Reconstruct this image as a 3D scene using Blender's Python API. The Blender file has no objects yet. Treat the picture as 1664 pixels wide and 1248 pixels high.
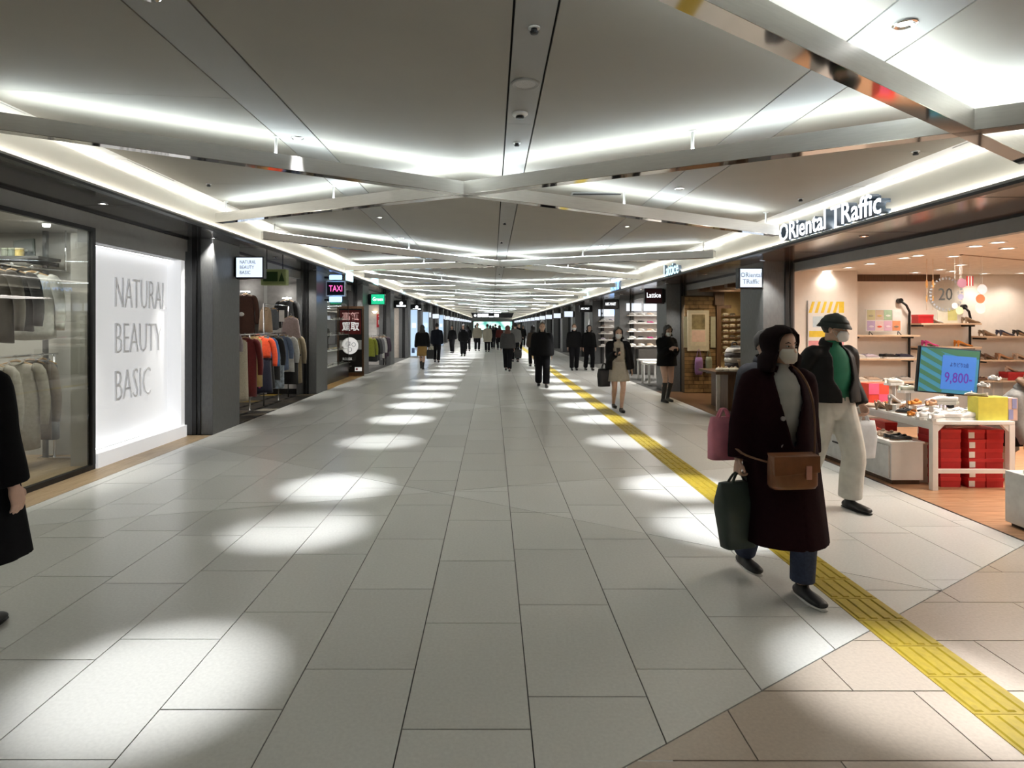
import bpy, bmesh, math, random
from math import sin, cos, pi, radians, sqrt, atan2
from mathutils import Vector, Matrix, noise as mnoise
random.seed(7)
SC = bpy.context.scene
COL = SC.collection
F, U0, V0, H = 1000.0, 800.0, 528.0, 1.65      # focal length and vanishing point in pixels, eye height in metres
# ------------------------------------------------------------------ camera, world, exposure
cd = bpy.data.cameras.new('camera'); cam = bpy.data.objects.new('camera', cd); COL.objects.link(cam)
cd.sensor_width = 36.0; cd.lens = 36.0*F/1664.0
cd.shift_x = (832.0-U0)/1664.0; cd.shift_y = -(624.0-V0)/1664.0
cd.clip_start = 0.05; cd.clip_end = 400
cam.location = (0, 0, H); cam.rotation_euler = (pi/2, 0, 0)
SC.camera = cam
w = bpy.data.worlds.new('world'); SC.world = w; w.use_nodes = True
w.node_tree.nodes['Background'].inputs[0].default_value = (.9, .95, 1, 1)
w.node_tree.nodes['Background'].inputs[1].default_value = .02
vs = SC.view_settings; vs.view_transform = 'Standard'; vs.look = 'None'; vs.gamma = 1; vs.use_curve_mapping = False
vs.exposure = 0.95
SC.cycles.use_denoising = True
SC.cycles.max_bounces = 6; SC.cycles.diffuse_bounces = 3; SC.cycles.glossy_bounces = 3
SC.cycles.transparent_max_bounces = 8; SC.cycles.transmission_bounces = 4
SC.cycles.sample_clamp_indirect = 4.0
LED, COVE, SPOT, SOFF = 18.0, 11.0, 255.0, 80.0   # light levels: lattice strips, cove strips, ceiling spots, soffit spots
SHOP_WARM, SHOP_DIM = 130.0, 9.0

# ------------------------------------------------------------------ pixel helpers (measuring only)
def at(u, v, Y): return Vector(((u-U0)/F*Y, Y, H-(v-V0)/F*Y))
def floor_at(u, v, z=0.0):
    Y = (H-z)*F/(v-V0); return Vector(((u-U0)/F*Y, Y, z))
TILT = -.037
def zc(x): return 3.117+TILT*x          # ceiling face
def zb(x): return 2.85+TILT*x           # underside of the light lattice
def ceil_at(u, v):
    a, b = (u-U0)/F, (V0-v)/F
    Y = 1.467/(b-TILT*a); return Vector((a*Y, Y, zc(a*Y)))

# ------------------------------------------------------------------ materials
MATS = {}
def mat(name, col, rough=.5, metal=0., var=.08, scale=12., bump=0., spec=.5, emit=None, estr=0., alpha=1., rnd=0., sheen=0., stretch=(1,1,1), coat=0.):
    if name in MATS: return MATS[name]
    m = bpy.data.materials.new(name); m.use_nodes = True
    nt = m.node_tree; n = nt.nodes; l = nt.links; b = n['Principled BSDF']
    c = (*col, 1)
    b.inputs['Roughness'].default_value = rough; b.inputs['Metallic'].default_value = metal
    b.inputs['Specular IOR Level'].default_value = spec; b.inputs['Alpha'].default_value = alpha
    b.inputs['Sheen Weight'].default_value = sheen; b.inputs['Coat Weight'].default_value = coat
    tc = n.new('ShaderNodeTexCoord'); mp = n.new('ShaderNodeMapping'); mp.inputs['Scale'].default_value = stretch
    nz = n.new('ShaderNodeTexNoise'); nz.inputs['Scale'].default_value = scale; nz.inputs['Detail'].default_value = 3
    l.new(tc.outputs['Object'], mp.inputs[0]); l.new(mp.outputs[0], nz.inputs[0])
    rp = n.new('ShaderNodeValToRGB')
    rp.color_ramp.elements[0].position = .3; rp.color_ramp.elements[1].position = .7
    rp.color_ramp.elements[0].color = (*[max(0, x*(1-var)) for x in col], 1)
    rp.color_ramp.elements[1].color = (*[min(1, x*(1+var)) for x in col], 1)
    l.new(nz.outputs[0], rp.inputs[0]); out = rp.outputs[0]
    if rnd:
        oi = n.new('ShaderNodeObjectInfo'); mr = n.new('ShaderNodeMapRange')
        mr.inputs['To Min'].default_value = 1-rnd; mr.inputs['To Max'].default_value = 1+rnd
        hs = n.new('ShaderNodeHueSaturation'); l.new(oi.outputs['Random'], mr.inputs[0]); l.new(mr.outputs[0], hs.inputs['Value']); l.new(out, hs.inputs['Color']); out = hs.outputs[0]
    l.new(out, b.inputs['Base Color'])
    if bump:
        bp = n.new('ShaderNodeBump'); bp.inputs['Strength'].default_value = bump; bp.inputs['Distance'].default_value = .01
        l.new(nz.outputs[0], bp.inputs['Height']); l.new(bp.outputs[0], b.inputs['Normal'])
    if emit:
        b.inputs['Emission Color'].default_value = (*emit, 1); b.inputs['Emission Strength'].default_value = estr
    MATS[name] = m; return m
def emi(name, col, s):
    if name in MATS: return MATS[name]
    m = mat(name, tuple(x*.5 for x in col), .6, emit=col, estr=s, var=0.02); return m
def glass_mat(name, tint=(1,1,1), rough=0., refl=1.0):
    if name in MATS: return MATS[name]
    m = bpy.data.materials.new(name); m.use_nodes = True; nt = m.node_tree; n = nt.nodes; l = nt.links
    n.remove(n['Principled BSDF']); o = n['Material Output']
    tr = n.new('ShaderNodeBsdfTransparent'); tr.inputs[0].default_value = (*tint, 1)
    gl = n.new('ShaderNodeBsdfGlossy'); gl.inputs['Roughness'].default_value = rough
    lw = n.new('ShaderNodeFresnel'); lw.inputs[0].default_value = 1.5
    mu = n.new('ShaderNodeMath'); mu.operation = 'MULTIPLY'; mu.inputs[1].default_value = refl
    mx = n.new('ShaderNodeMixShader'); ge = n.new('ShaderNodeNewGeometry'); iv2 = n.new('ShaderNodeMath'); iv2.operation = 'MULTIPLY_ADD'; iv2.inputs[1].default_value = -refl; iv2.inputs[2].default_value = refl; l.new(ge.outputs['Backfacing'], iv2.inputs[0])
    l.new(lw.outputs[0], mu.inputs[0]); l.new(iv2.outputs[0], mu.inputs[1]); mu.use_clamp = True; l.new(mu.outputs[0], mx.inputs[0]); l.new(tr.outputs[0], mx.inputs[1]); l.new(gl.outputs[0], mx.inputs[2]); l.new(mx.outputs[0], o.inputs[0])
    MATS[name] = m; return m
def wood_mat(name, c1, c2, rough=.4, scale=3., axis='X', rnd=.08):
    if name in MATS: return MATS[name]
    m = mat(name, c1, rough, var=0, rnd=rnd); nt = m.node_tree; n = nt.nodes
    mp = [x for x in n if x.type == 'MAPPING'][0]; mp.inputs['Scale'].default_value = (1, 9, 9) if axis == 'X' else ((9, 1, 9) if axis == 'Y' else (9, 9, 1))
    nz = [x for x in n if x.type == 'TEX_NOISE'][0]; nz.inputs['Scale'].default_value = scale; nz.inputs['Detail'].default_value = 6
    rp = [x for x in n if x.type == 'VALTORGB'][0]; rp.color_ramp.elements[0].color = (*c1, 1); rp.color_ramp.elements[1].color = (*c2, 1)
    return m

# ------------------------------------------------------------------ mesh builder
class MB:
    def __init__(s): s.v = []; s.f = []; s.sm = []
    def add(s, vs, fs, smooth=False):
        b = len(s.v); s.v += [tuple(p) for p in vs]; s.f += [tuple(b+i for i in f) for f in fs]; s.sm += [smooth]*len(fs); return s
    def box(s, x0, x1, y0, y1, z0, z1):
        v = [(x0,y0,z0),(x1,y0,z0),(x1,y1,z0),(x0,y1,z0),(x0,y0,z1),(x1,y0,z1),(x1,y1,z1),(x0,y1,z1)]
        return s.add(v, [(3,2,1,0),(4,5,6,7),(0,1,5,4),(1,2,6,5),(2,3,7,6),(3,0,4,7)])
    def quad(s, a, b, c, d): return s.add([a,b,c,d], [(0,1,2,3)])
    def prism(s, poly, z0, z1):                      # polygon in XY, counter-clockwise
        n = len(poly); v = [(p[0],p[1],z0) for p in poly]+[(p[0],p[1],z1) for p in poly]
        return s.add(v, [tuple(range(n-1,-1,-1)), tuple(range(n,2*n))]+[(i,(i+1)%n,n+(i+1)%n,n+i) for i in range(n)])
    def hull8(s, bot, top): # two quads of 4 points
        return s.add(list(bot)+list(top), [(3,2,1,0),(4,5,6,7),(0,1,5,4),(1,2,6,5),(2,3,7,6),(3,0,4,7)])
    def loft(s, rings, smooth=True, cap=True):
        n = len(rings[0]); v = [p for r in rings for p in r]; f = []
        for k in range(len(rings)-1):
            for i in range(n):
                j = (i+1)%n; f.append((k*n+i, k*n+j, (k+1)*n+j, (k+1)*n+i))
        if cap: f.append(tuple(range(n-1,-1,-1))); f.append(tuple((len(rings)-1)*n+i for i in range(n)))
        return s.add(v, f, smooth)
    def shell(s, outer, inner, smooth=True):         # open arcs with thickness, watertight
        R, n = len(outer), len(outer[0]); v = [p for r in outer for p in r]+[p for r in inner for p in r]; o = R*n; f = []
        for k in range(R-1):
            for i in range(n-1):
                a, b, c, d = k*n+i, k*n+i+1, (k+1)*n+i+1, (k+1)*n+i
                f.append((a,b,c,d)); f.append((o+d,o+c,o+b,o+a))
            f.append((k*n,(k+1)*n,o+(k+1)*n,o+k*n)); f.append((o+k*n+n-1,o+(k+1)*n+n-1,(k+1)*n+n-1,k*n+n-1))
        for i in range(n-1):
            f.append((i+1,i,o+i,o+i+1)); q = (R-1)*n; f.append((q+i,q+i+1,o+q+i+1,o+q+i))
        return s.add(v, f, smooth)
    def tube(s, pts, rad, n=8, flat=1., up=None, smooth=True, res=0):
        pts = [Vector(p) for p in pts]
        rad = list(rad) if isinstance(rad, (list, tuple)) else [rad]*len(pts)
        if res: pts, rad = catmull(pts, rad, res)
        rings = []; prev = None
        for i, p in enumerate(pts):
            d = (pts[min(i+1,len(pts)-1)]-pts[max(i-1,0)])
            if d.length < 1e-9: d = Vector((0,0,1))
            d.normalize()
            if prev is None:
                a = Vector(up) if up is not None else (Vector((0,0,1)) if abs(d.z) < .9 else Vector((1,0,0)))
            else: a = prev
            a = (a-d*a.dot(d))
            if a.length < 1e-6: a = d.orthogonal()
            a.normalize(); prev = a; b = d.cross(a)
            r = rad[i]; ra, rb = (r if isinstance(r, (int, float)) else r[0]), (r*flat if isinstance(r, (int, float)) else r[1])
            rings.append([p+a*(ra*cos(2*pi*k/n))+b*(rb*sin(2*pi*k/n)) for k in range(n)])
        return s.loft(rings, smooth)
    def cyl(s, p0, p1, r, r1=None, n=12): return s.tube([p0, p1], [r, r if r1 is None else r1], n)
    def lathe(s, prof, c=(0,0,0), n=16, axis='Z', smooth=False):
        c = Vector(c); rings = []; prof = list(prof)
        if prof[0][0] > 1e-4 and prof[0] != prof[-1]: prof.append(prof[0])
        for r, z in prof:
            ring = []
            for k in range(n):
                a = 2*pi*k/n; p = Vector((r*cos(a), r*sin(a), z))
                if axis == 'Y': p = Vector((p.x, p.z, p.y))
                if axis == 'X': p = Vector((p.z, p.x, p.y))
                ring.append(c+p)
            rings.append(ring)
        return s.loft(rings, smooth, cap=False)
    def ball(s, c, rx, ry=None, rz=None, n=12, m=8):
        ry = ry or rx; rz = rz or rx; rings = []
        for j in range(m+1):
            t = -pi/2+pi*(.02+.96*j/m)
            rings.append([(c[0]+rx*cos(t)*cos(2*pi*k/n), c[1]+ry*cos(t)*sin(2*pi*k/n), c[2]+rz*sin(t)) for k in range(n)])
        return s.loft(rings)
    def xf(s, M):
        s.v = [tuple(M @ Vector(p)) for p in s.v]; return s
    def join(s, o):
        return s.add2(o)
    def add2(s, o):
        b = len(s.v); s.v += o.v; s.f += [tuple(b+i for i in f) for f in o.f]; s.sm += o.sm; return s
    def mesh(s, name):
        me = bpy.data.meshes.new(name); me.from_pydata(s.v, [], s.f)
        me.polygons.foreach_set('use_smooth', s.sm); me.update(); return me
def catmull(pts, rad, res):
    P, R = [], []
    n = len(pts); g = lambda r: Vector((r, r)) if isinstance(r, (int, float)) else Vector((r[0], r[1]))
    for i in range(n-1):
        p0, p1, p2, p3 = pts[max(i-1,0)], pts[i], pts[i+1], pts[min(i+2,n-1)]
        r1, r2 = g(rad[i]), g(rad[i+1])
        for k in range(res):
            t = k/res
            P.append(.5*((2*p1)+(p2-p0)*t+(2*p0-5*p1+4*p2-p3)*t*t+(3*p1-p0-3*p2+p3)*t**3))
            q = r1.lerp(r2, t*t*(3-2*t)); R.append((q.x, q.y))
    P.append(pts[-1]); q = g(rad[-1]); R.append((q.x, q.y)); return P, R

BAKE = []      # (object, voxel) to be fused into one continuous surface at the end
TEXTS = []     # (object, width, height)
def obj(name, mb, m, parent=None, kind=None, bevel=0., loc=None, rot=None, label=None, remesh=None, smooth=0):
    me = mb if isinstance(mb, bpy.types.Mesh) else mb.mesh(name)
    o = bpy.data.objects.new(name, me); COL.objects.link(o)
    ms = m if isinstance(m, (list, tuple)) else [m]
    if not me.materials:
        for x in ms: me.materials.append(x)
    elif me.materials[0] != ms[0]:
        o.material_slots[0].link = 'OBJECT'; o.material_slots[0].material = ms[0]
    if parent: o.parent = parent
    if loc is not None: o.location = loc
    if rot is not None: o.rotation_euler = rot
    if kind: o['kind'] = kind
    if label: o['label'] = label
    if bevel:
        b = o.modifiers.new('bevel', 'BEVEL'); b.width = bevel; b.segments = 2; b.limit_method = 'ANGLE'
    if remesh: BAKE.append((o, remesh, smooth))
    return o
def tag(o, label, cat, group=None):
    o['label'] = label; o['category'] = cat
    if group: o['group'] = group
    return o
def thing(name, label, cat, loc=(0,0,0), rotz=0., group=None):
    o = bpy.data.objects.new(name, None); COL.objects.link(o); o.empty_display_size = .1
    o.location = loc; o.rotation_euler = (0,0,rotz); return tag(o, label, cat, group)
def struct(name, mb, m, parent=None, bevel=0.): return obj(name, mb, m, parent, None if parent else 'structure', bevel)
def text(name, body, m, parent, loc, facing, wd, ht, extrude=.004, offset=0., label=None, align='CENTER'):
    c = bpy.data.curves.new(name, 'FONT'); c.body = body; c.extrude = extrude; c.offset = offset; c.resolution_u = 2
    c.align_x = align; c.align_y = 'CENTER'
    o = bpy.data.objects.new(name, c); COL.objects.link(o); o.data.materials.append(m)
    o.parent = parent; o.location = loc
    o.rotation_euler = {'-Y': (pi/2,0,0), '+X': (pi/2,0,pi/2), '-X': (pi/2,0,-pi/2), 'UP': (0,0,0)}[facing]
    if label: o['label'] = label
    TEXTS.append((o, wd, ht)); return o
_O = ['first','second','third','fourth','fifth','sixth','seventh','eighth','ninth','tenth','eleventh','twelfth','thirteenth','fourteenth','fifteenth','sixteenth','seventeenth','eighteenth','nineteenth','twentieth']
def ordn(i):
    if i < 20: return _O[i]
    t = ['twenty','thirty','forty','fifty'][(i+1)//10-2]
    return (t[:-1]+'ieth') if (i+1)%10 == 0 else t+'-'+_O[(i+1)%10-1]
# ================================================================== STRUCTURE
YEND = 112.0
M_JOINT = mat('floor_joint', (.10,.10,.095), .8)
M_GREY = mat('tile_grey', (.72,.722,.69), .27, var=.05, scale=60, rnd=.05, spec=.5)
M_LIGHT = mat('tile_light', (.82,.825,.80), .27, var=.05, scale=60, rnd=.04, spec=.5)
M_TAN = mat('tile_tan', (.58,.50,.42), .27, var=.06, scale=60, rnd=.05, spec=.5)
M_YEL = mat('tactile_yellow', (.46,.34,.025), .45, var=.12, scale=25, rnd=.06)
M_CEIL = mat('ceiling_panel', (.315,.295,.25), .7, var=.02, scale=3)
M_CEILB = mat('ceiling_band', (.315,.31,.285), .65, var=.02, scale=3)
M_DARK = mat('dark_groove', (.02,.02,.02), .8)
M_FASC = mat('fascia_cream', (.80,.77,.68), .6, var=.02, scale=2)
M_SOFF = mat('soffit_dark_gloss', (.055,.055,.055), .12, var=.05, scale=2, spec=.6)
M_SOFFR = mat('soffit_bronze_gloss', (.09,.06,.045), .14, var=.05, scale=2, spec=.6)
M_BLACK = mat('black_metal', (.012,.012,.013), .4, metal=.3)
M_PIL = mat('pillar_grey', (.115,.118,.12), .45, var=.12, scale=40, stretch=(1,1,.3))
M_HEAD = mat('header_grey', (.27,.27,.26), .4, var=.04)
M_WHITE = mat('white_paint', (.82,.82,.80), .5, var=.02)
M_ALU = mat('brushed_aluminium', (.72,.71,.69), .38, metal=.85, var=.04, scale=8, stretch=(1,1,14))
M_MIRR = mat('polished_plate', (.70,.66,.62), .06, metal=1., var=.02)
M_LED = emi('led_strip', (.84,.95,1.0), LED)
M_COVET = emi('cove_led_top', (1.0,.98,.93), COVE*.35)
M_COVE = emi('cove_led', (1.0,.97,.90), COVE)
M_TRIMW = mat('trim_white', (.78,.78,.76), .5, var=.02)

XL, XR = -4.2, 4.3            # pillar faces, left and right
FXL, FXR = -3.75, 3.69        # fascia faces
GXL, GXR = -4.58, 4.80        # shop front line behind the pillars
ZSL, ZSR = 2.95, 2.66         # soffits

# ---- floor
fb = MB().box(-9, 10, -4, YEND+2, -.3, -.006)
floor = struct('floor', fb, M_JOINT)
def clip(poly, a, b, c, keep):         # keep side of a*x+b*y=c
    out = []
    for i in range(len(poly)):
        p, q = poly[i], poly[(i+1)%len(poly)]
        dp, dq = (a*p[0]+b*p[1]-c)*keep, (a*q[0]+b*q[1]-c)*keep
        if dp >= 0: out.append(p)
        if dp*dq < 0:
            t = dp/(dp-dq); out.append((p[0]+(q[0]-p[0])*t, p[1]+(q[1]-p[1])*t))
    return out
def area(p): return .5*abs(sum(p[i][0]*p[(i+1)%len(p)][1]-p[(i+1)%len(p)][0]*p[i][1] for i in range(len(p))))
def line(s, x, y): return (-s, 1., y-s*x)      # y = s*x + ...
LA = line(.6635, .738, 2.459)
CROSS = [(-.56, 6.07, .3107, -.6775), (.1, 12.5, .74, -.72)]+[(.1, 20.5+7.5*k, .72, -.72) for k in range(12)]
LINES = [LA]+[line(s, x, y) for (x, y, s1, s2) in CROSS for s in (s1, s2)]
def side(L, p): return L[0]*p[0]+L[1]*p[1]-L[2]
def tone(p):
    if side(LA, p) < 0 and p[0] > .5: return 2
    for (x, y, s1, s2) in CROSS:
        a, b = p[1]-y-s1*(p[0]-x), p[1]-y-s2*(p[0]-x)
        if a*b < 0: return 1
    return 0
def inset(poly, d):
    c = (sum(p[0] for p in poly)/len(poly), sum(p[1] for p in poly)/len(poly)); n = len(poly); out = []
    L = []
    for i in range(n):
        p, q = poly[i], poly[(i+1)%n]; ex, ey = q[0]-p[0], q[1]-p[1]; le = sqrt(ex*ex+ey*ey)
        if le < 1e-5: continue
        nx, ny = -ey/le, ex/le; k = nx*p[0]+ny*p[1]
        if nx*c[0]+ny*c[1] < k: nx, ny, k = -nx, -ny, -k
        L.append((nx, ny, k+d))
    r = poly
    for (a, b, k) in L:
        r = clip(r, a, b, k, 1)
        if len(r) < 3: return []
    return r
W, LT = .5285, .8955
OFF = {-1: 2.511, 0: 2.732, -2: 2.950, -3: 2.640, -4: 2.336, -5: 3.033, 1: 2.950, 2: 3.481, 3: 2.7}
polys = []
for k in range(-9, 9):
    x0 = -.37+W*(k+1); x1 = x0+W
    o = OFF.get(k, 2.3+((k*37)%17)/17*LT)
    x0c, x1c = max(x0, -4.2), min(x1, 4.06)
    if x1c-x0c < .02: continue
    j = int((1.0-o)/LT)-1
    while o+j*LT < YEND:
        y0, y1 = o+j*LT, o+(j+1)*LT; j += 1
        if y1 < 1.2: continue
        ps = [[(x0c,y0),(x1c,y0),(x1c,y1),(x0c,y1)]]
        for L in LINES:
            nx = []
            for p in ps:
                dd = [side(L, q) for q in p]
                if min(dd) < -1e-6 and max(dd) > 1e-6:
                    for kp in (1, -1):
                        c = clip(p, *L, kp)
                        if len(c) > 2 and area(c) > .002: nx.append(c)
                else: nx.append(p)
            ps = nx
        for p in ps:
            c = (sum(q[0] for q in p)/len(p), sum(q[1] for q in p)/len(p)); t = tone(c)
            if t == 2: continue
            polys.append((c[1], t, p))
# the tan corner is laid the other way round, in shallow rows
for r in range(-8, 6):
    y0 = 2.33+.444*r; off = .12+.31*((r*5)%3)
    for q in range(-2, 8):
        x0 = off+.888*q; p = [(x0,y0),(x0+.888,y0),(x0+.888,y0+.444),(x0,y0+.444)]
        p = clip(p, 1, 0, 4.06, -1)
        if len(p) > 2: p = clip(p, *LA, -1)
        if len(p) > 2: p = clip(p, 1, 0, .5, 1)
        if len(p) > 2 and area(p) > .002 and max(a[1] for a in p) > 1.2:
            polys.append((sum(a[1] for a in p)/len(p), 2, p))
polys.sort(key=lambda a: a[0])
seen = lambda p: max(a[1] for a in p) > 2.2 and any(abs(a[0]) < .95*a[1] for a in p)
TM = [M_GREY, M_LIGHT, M_TAN]; rest = [MB(), MB(), MB()]; cnt = 0
for (yc, t, p) in polys:
    ip = inset(p, .003)
    if len(ip) < 3: continue
    if sum((ip[i][0]*ip[(i+1)%len(ip)][1]-ip[(i+1)%len(ip)][0]*ip[i][1]) for i in range(len(ip))) < 0: ip = ip[::-1]
    if seen(p) and cnt < 298:
        cnt += 1; obj('tile', MB().prism(ip, -.006, random.uniform(-.0004, .0004)), TM[t], floor)
    else: rest[t].prism(ip, -.006, 0)
for t in range(3):
    if rest[t].v: o = obj('far_tiles', rest[t], TM[t], floor); o['kind'] = 'stuff'
# ---- tactile paving, one block after another
bar = MB().box(-.14, .14, 0, .272, -.004, .003)
for i in range(4):
    x = -.105+.07*i; bar.hull8([(x-.02,.012,.003),(x+.02,.012,.003),(x+.02,.26,.003),(x-.02,.26,.003)], [(x-.013,.018,.0085),(x+.013,.018,.0085),(x+.013,.254,.0085),(x-.013,.254,.0085)])
bm_ = bar.mesh('tactile_block'); farb = MB(); tx = 2.178
strip = thing('tactile_strip', 'yellow ribbed tactile guide path running the length of the corridor floor', 'tactile paving', (tx, 1.2, 0))
for i in range(395):
    y = .0264+.276*i
    if 2 <= i < 300: obj('tactile_block', bm_, M_YEL, strip, loc=(0, y, 0))
    else: farb.box(-.14, .14, y, y+.272, -.004, .006)
o = obj('far_tactile_blocks', farb, M_YEL, strip); o['kind'] = 'stuff'

# ---- ceiling
cb = MB()
def slope_box(mb, x0, x1, y0, y1, dz0, dz1):
    mb.hull8([(x0,y0,zc(x0)+dz0),(x1,y0,zc(x1)+dz0),(x1,y1,zc(x1)+dz0),(x0,y1,zc(x0)+dz0)], [(x0,y0,zc(x0)+dz1),(x1,y0,zc(x1)+dz1),(x1,y1,zc(x1)+dz1),(x0,y1,zc(x0)+dz1)]); return mb
ceiling = struct('ceiling', slope_box(cb, -9, 10, -4, YEND+2, .03, .3), M_DARK)
bands = [(-3.5,-1.755,0),(-1.745,-1.43,1),(-1.418,.094,0),(.106,.297,1),(.309,1.748,0),(1.758,2.068,1),(2.078,3.45,0)]
farp = [MB(), MB()]
for bi, (x0, x1, k) in enumerate(bands):
    ln = 2.72 if k == 0 else 4.08; y = -4+((bi*7)%5)*.31; n = 0
    while y < YEND:
        y1 = min(y+ln, YEND)
        if y > -2 and y < 66: obj('ceiling_panel', slope_box(MB(), x0, x1, y+.0015, y1-.0015, 0, .028), (M_CEIL, M_CEILB)[k], ceiling)
        else: slope_box(farp[k], x0, x1, y+.0015, y1-.0015, 0, .028)
        y = y1
for k in (0, 1): o = obj('far_ceiling_panels', farp[k], (M_CEIL, M_CEILB)[k], ceiling); o['kind'] = 'stuff'
# raised white border strips with air slots along both edges of the ceiling
for (x0, x1, nm) in ((-3.74,-3.515,'trim_1'), (3.465,3.68,'trim_2')):
    mb = MB(); slope_box(mb, x0, x1, -4, YEND, .016, .03); t_ = struct(nm, mb, M_TRIMW)
    s = MB(); d = MB()
    for j in range(34):
        y = 1.6+2.2*j; xa, xb = x0+.05, x1-.05
        slope_box(d, xa, xb, y, y+.9, .010, .017)
    obj('slot_cover', d, M_WHITE, t_)
# ---- fascias with lit edges, soffits
def sweep(name, m, x0, x1, z0, z1, parent=None, y0=-4, y1=YEND, step=0):
    mb = MB()
    if step:
        y = y0
        while y < y1: mb.box(x0, x1, y, min(y+step, y1), z0, z1); y += step
    else: mb.box(x0, x1, y0, y1, z0, z1)
    return obj(name, mb, m, parent, None if parent else 'structure')
fl = sweep('trim_3', M_FASC, FXL-.05, FXL, ZSL, zc(FXL)+.03)
fr = sweep('trim_4', M_FASC, FXR, FXR+.05, ZSR, zc(FXR)+.03)
for (f, X, Z, s) in ((fl, FXL, ZSL, 1), (fr, FXR, ZSR, -1)):
    a, b = sorted((X-.03*s, X+.055*s)); sweep('bottom_lip', M_BLACK, a, b, Z-.03, Z-.006, f)
    a, b = sorted((X+.035*s, X+.050*s)); sweep('lip_face', M_HEAD, a, b, Z-.006, Z+.016, f)
    a, b = sorted((X+.010*s, X+.030*s)); sweep('led_strip', M_COVE, a, b, Z-.004, Z+.006, f, step=2.)
    a, b = sorted((X+.004*s, X+.016*s)); sweep('top_led_strip', M_COVET, a, b, zc(X)-.014, zc(X)-.004, f, step=2.)
sl = sweep('soffit', M_SOFF, GXL-.12, FXL-.05, ZSL, ZSL+.05)
sr = sweep('soffit', M_SOFFR, FXR+.05, GXR+.10, ZSR, ZSR+.05)
for s_, x0, x1, Z in ((sl, GXL, FXL-.05, ZSL), (sr, FXR+.05, GXR, ZSR)):
    d = MB()
    for j in range(60): d.box(x0+.02, x1-.02, 1.2+1.83*j, 1.206+1.83*j, Z-.0015, Z+.001)
    obj('joint', d, M_DARK, s_)
# ---- upper bulkheads above the shop fronts (headers)
sweep('wall_left', M_HEAD, GXL-.15, GXL, 2.75, ZSL)
sweep('wall_right', M_HEAD, GXR, GXR+.10, 2.50, ZSR)
sweep('trim_5', M_BLACK, GXL-.01, GXL+.02, 2.925, 2.95)
sweep('trim_6', M_BLACK, GXR-.02, GXR+.01, 2.635, 2.66)
# ---- ends of the corridor
struct('wall_back', MB().box(-9, 10, -4.2, -4, -.3, 3.6), M_HEAD)
struct('wall_front', MB().box(-9, 10, YEND, YEND+.2, -.3, 3.6), mat('end_wall', (.35,.36,.36), .5))
struct('wall_outer', MB().box(-9.2, -9, -4, YEND, -.3, 3.6), M_HEAD)
struct('wall_outer', MB().box(10, 10.2, -4, YEND, -.3, 3.6), M_HEAD)

# ================================================================== LIGHT LATTICE
def arm(root, c, p, first):
    """one hollow aluminium arm from the node C to P (both X,Y), with strip and plate; local to root at node"""
    d = Vector((p[0]-c[0], p[1]-c[1])); L = d.length; d.normalize(); n = Vector((-d.y, d.x))*.05
    zz = lambda q, h: zb(q.x)+h
    C0 = Vector(c); P0 = Vector(p)
    def bar(h0, h1, wd, a=0., b=0.):
        m = n*wd; A = C0+d*a; B = P0-d*b
        q = [A-m, B-m, B+m, A+m]
        return MB().hull8([(v.x-c[0], v.y-c[1], zz(v, h0)) for v in q], [(v.x-c[0], v.y-c[1], zz(v, h1)) for v in q])
    a_ = bar(.004, .105, 1.)
    for sg in (-1, 1):
        m = n*sg; q_ = [C0+m, P0+m, P0+m*.88, C0+m*.88]
        if sg > 0: q_ = q_[::-1]
        a_.hull8([(v.x-c[0], v.y-c[1], zz(v, .105)) for v in q_], [(v.x-c[0], v.y-c[1], zz(v, .122)) for v in q_])
    a = obj('arm', a_, M_ALU, root)
    obj('bottom_plate', bar(0, .004, 1.), M_MIRR, a)
    ld = MB(); k = max(1, int(L/.8))
    for i in range(k):
        A = C0+d*(.06+(L-.30)*i/k); B = C0+d*(.06+(L-.30)*(i+1)/k); m = n*.25
        q = [A-m, B-m, B+m, A+m]
        ld.hull8([(v.x-c[0], v.y-c[1], zz(v, .1055)) for v in q], [(v.x-c[0], v.y-c[1], zz(v, .130)) for v in q])
    obj('led_strip', ld, M_LED, a)
    r = MB()
    for t in (.45, .96):
        A = C0+d*(L*t)
        x, y, z0, z1 = A.x-c[0], A.y-c[1], zb(A.x)+.10, zc(A.x)
        r.cyl((x,y,z0), (x,y,z1), .011, n=8); r.cyl((x,y,z1-.006), (x,y,z1), .03, n=10)
    obj('hanger_rod', r, M_WHITE, root)
lat = [((-.26,5.76), [(-3.6,4.10),(3.42,7.43),(-3.58,8.06),(3.56,2.92)]),
       ((.15,12.7), [(-3.58,9.57),(3.53,14.65),(-3.60,15.15),(3.54,9.81)])]
for k in range(12):
    y = 20.5+7.5*k
    lat.append(((.1,y), [(-3.6,y-3.3),(3.52,y+2.6),(-3.6,y+2.6),(3.52,y-3.0)]))
for i, (c, ps) in enumerate(lat):
    t = thing('cross_light', f'{ordn(i)} cross-shaped aluminium light lattice under the ceiling counting from the nearest', 'ceiling light', (c[0], c[1], 0), 0, 'cross lattices of the ceiling')
    for p in ps: arm(t, c, p, i)
t = thing('diagonal_light', 'diagonal aluminium light beam crossing the upper right corner overhead', 'ceiling light', (-1.2, 1.02, 0))
arm(t, (-1.2,1.02), (3.54,4.06), 0)

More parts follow.
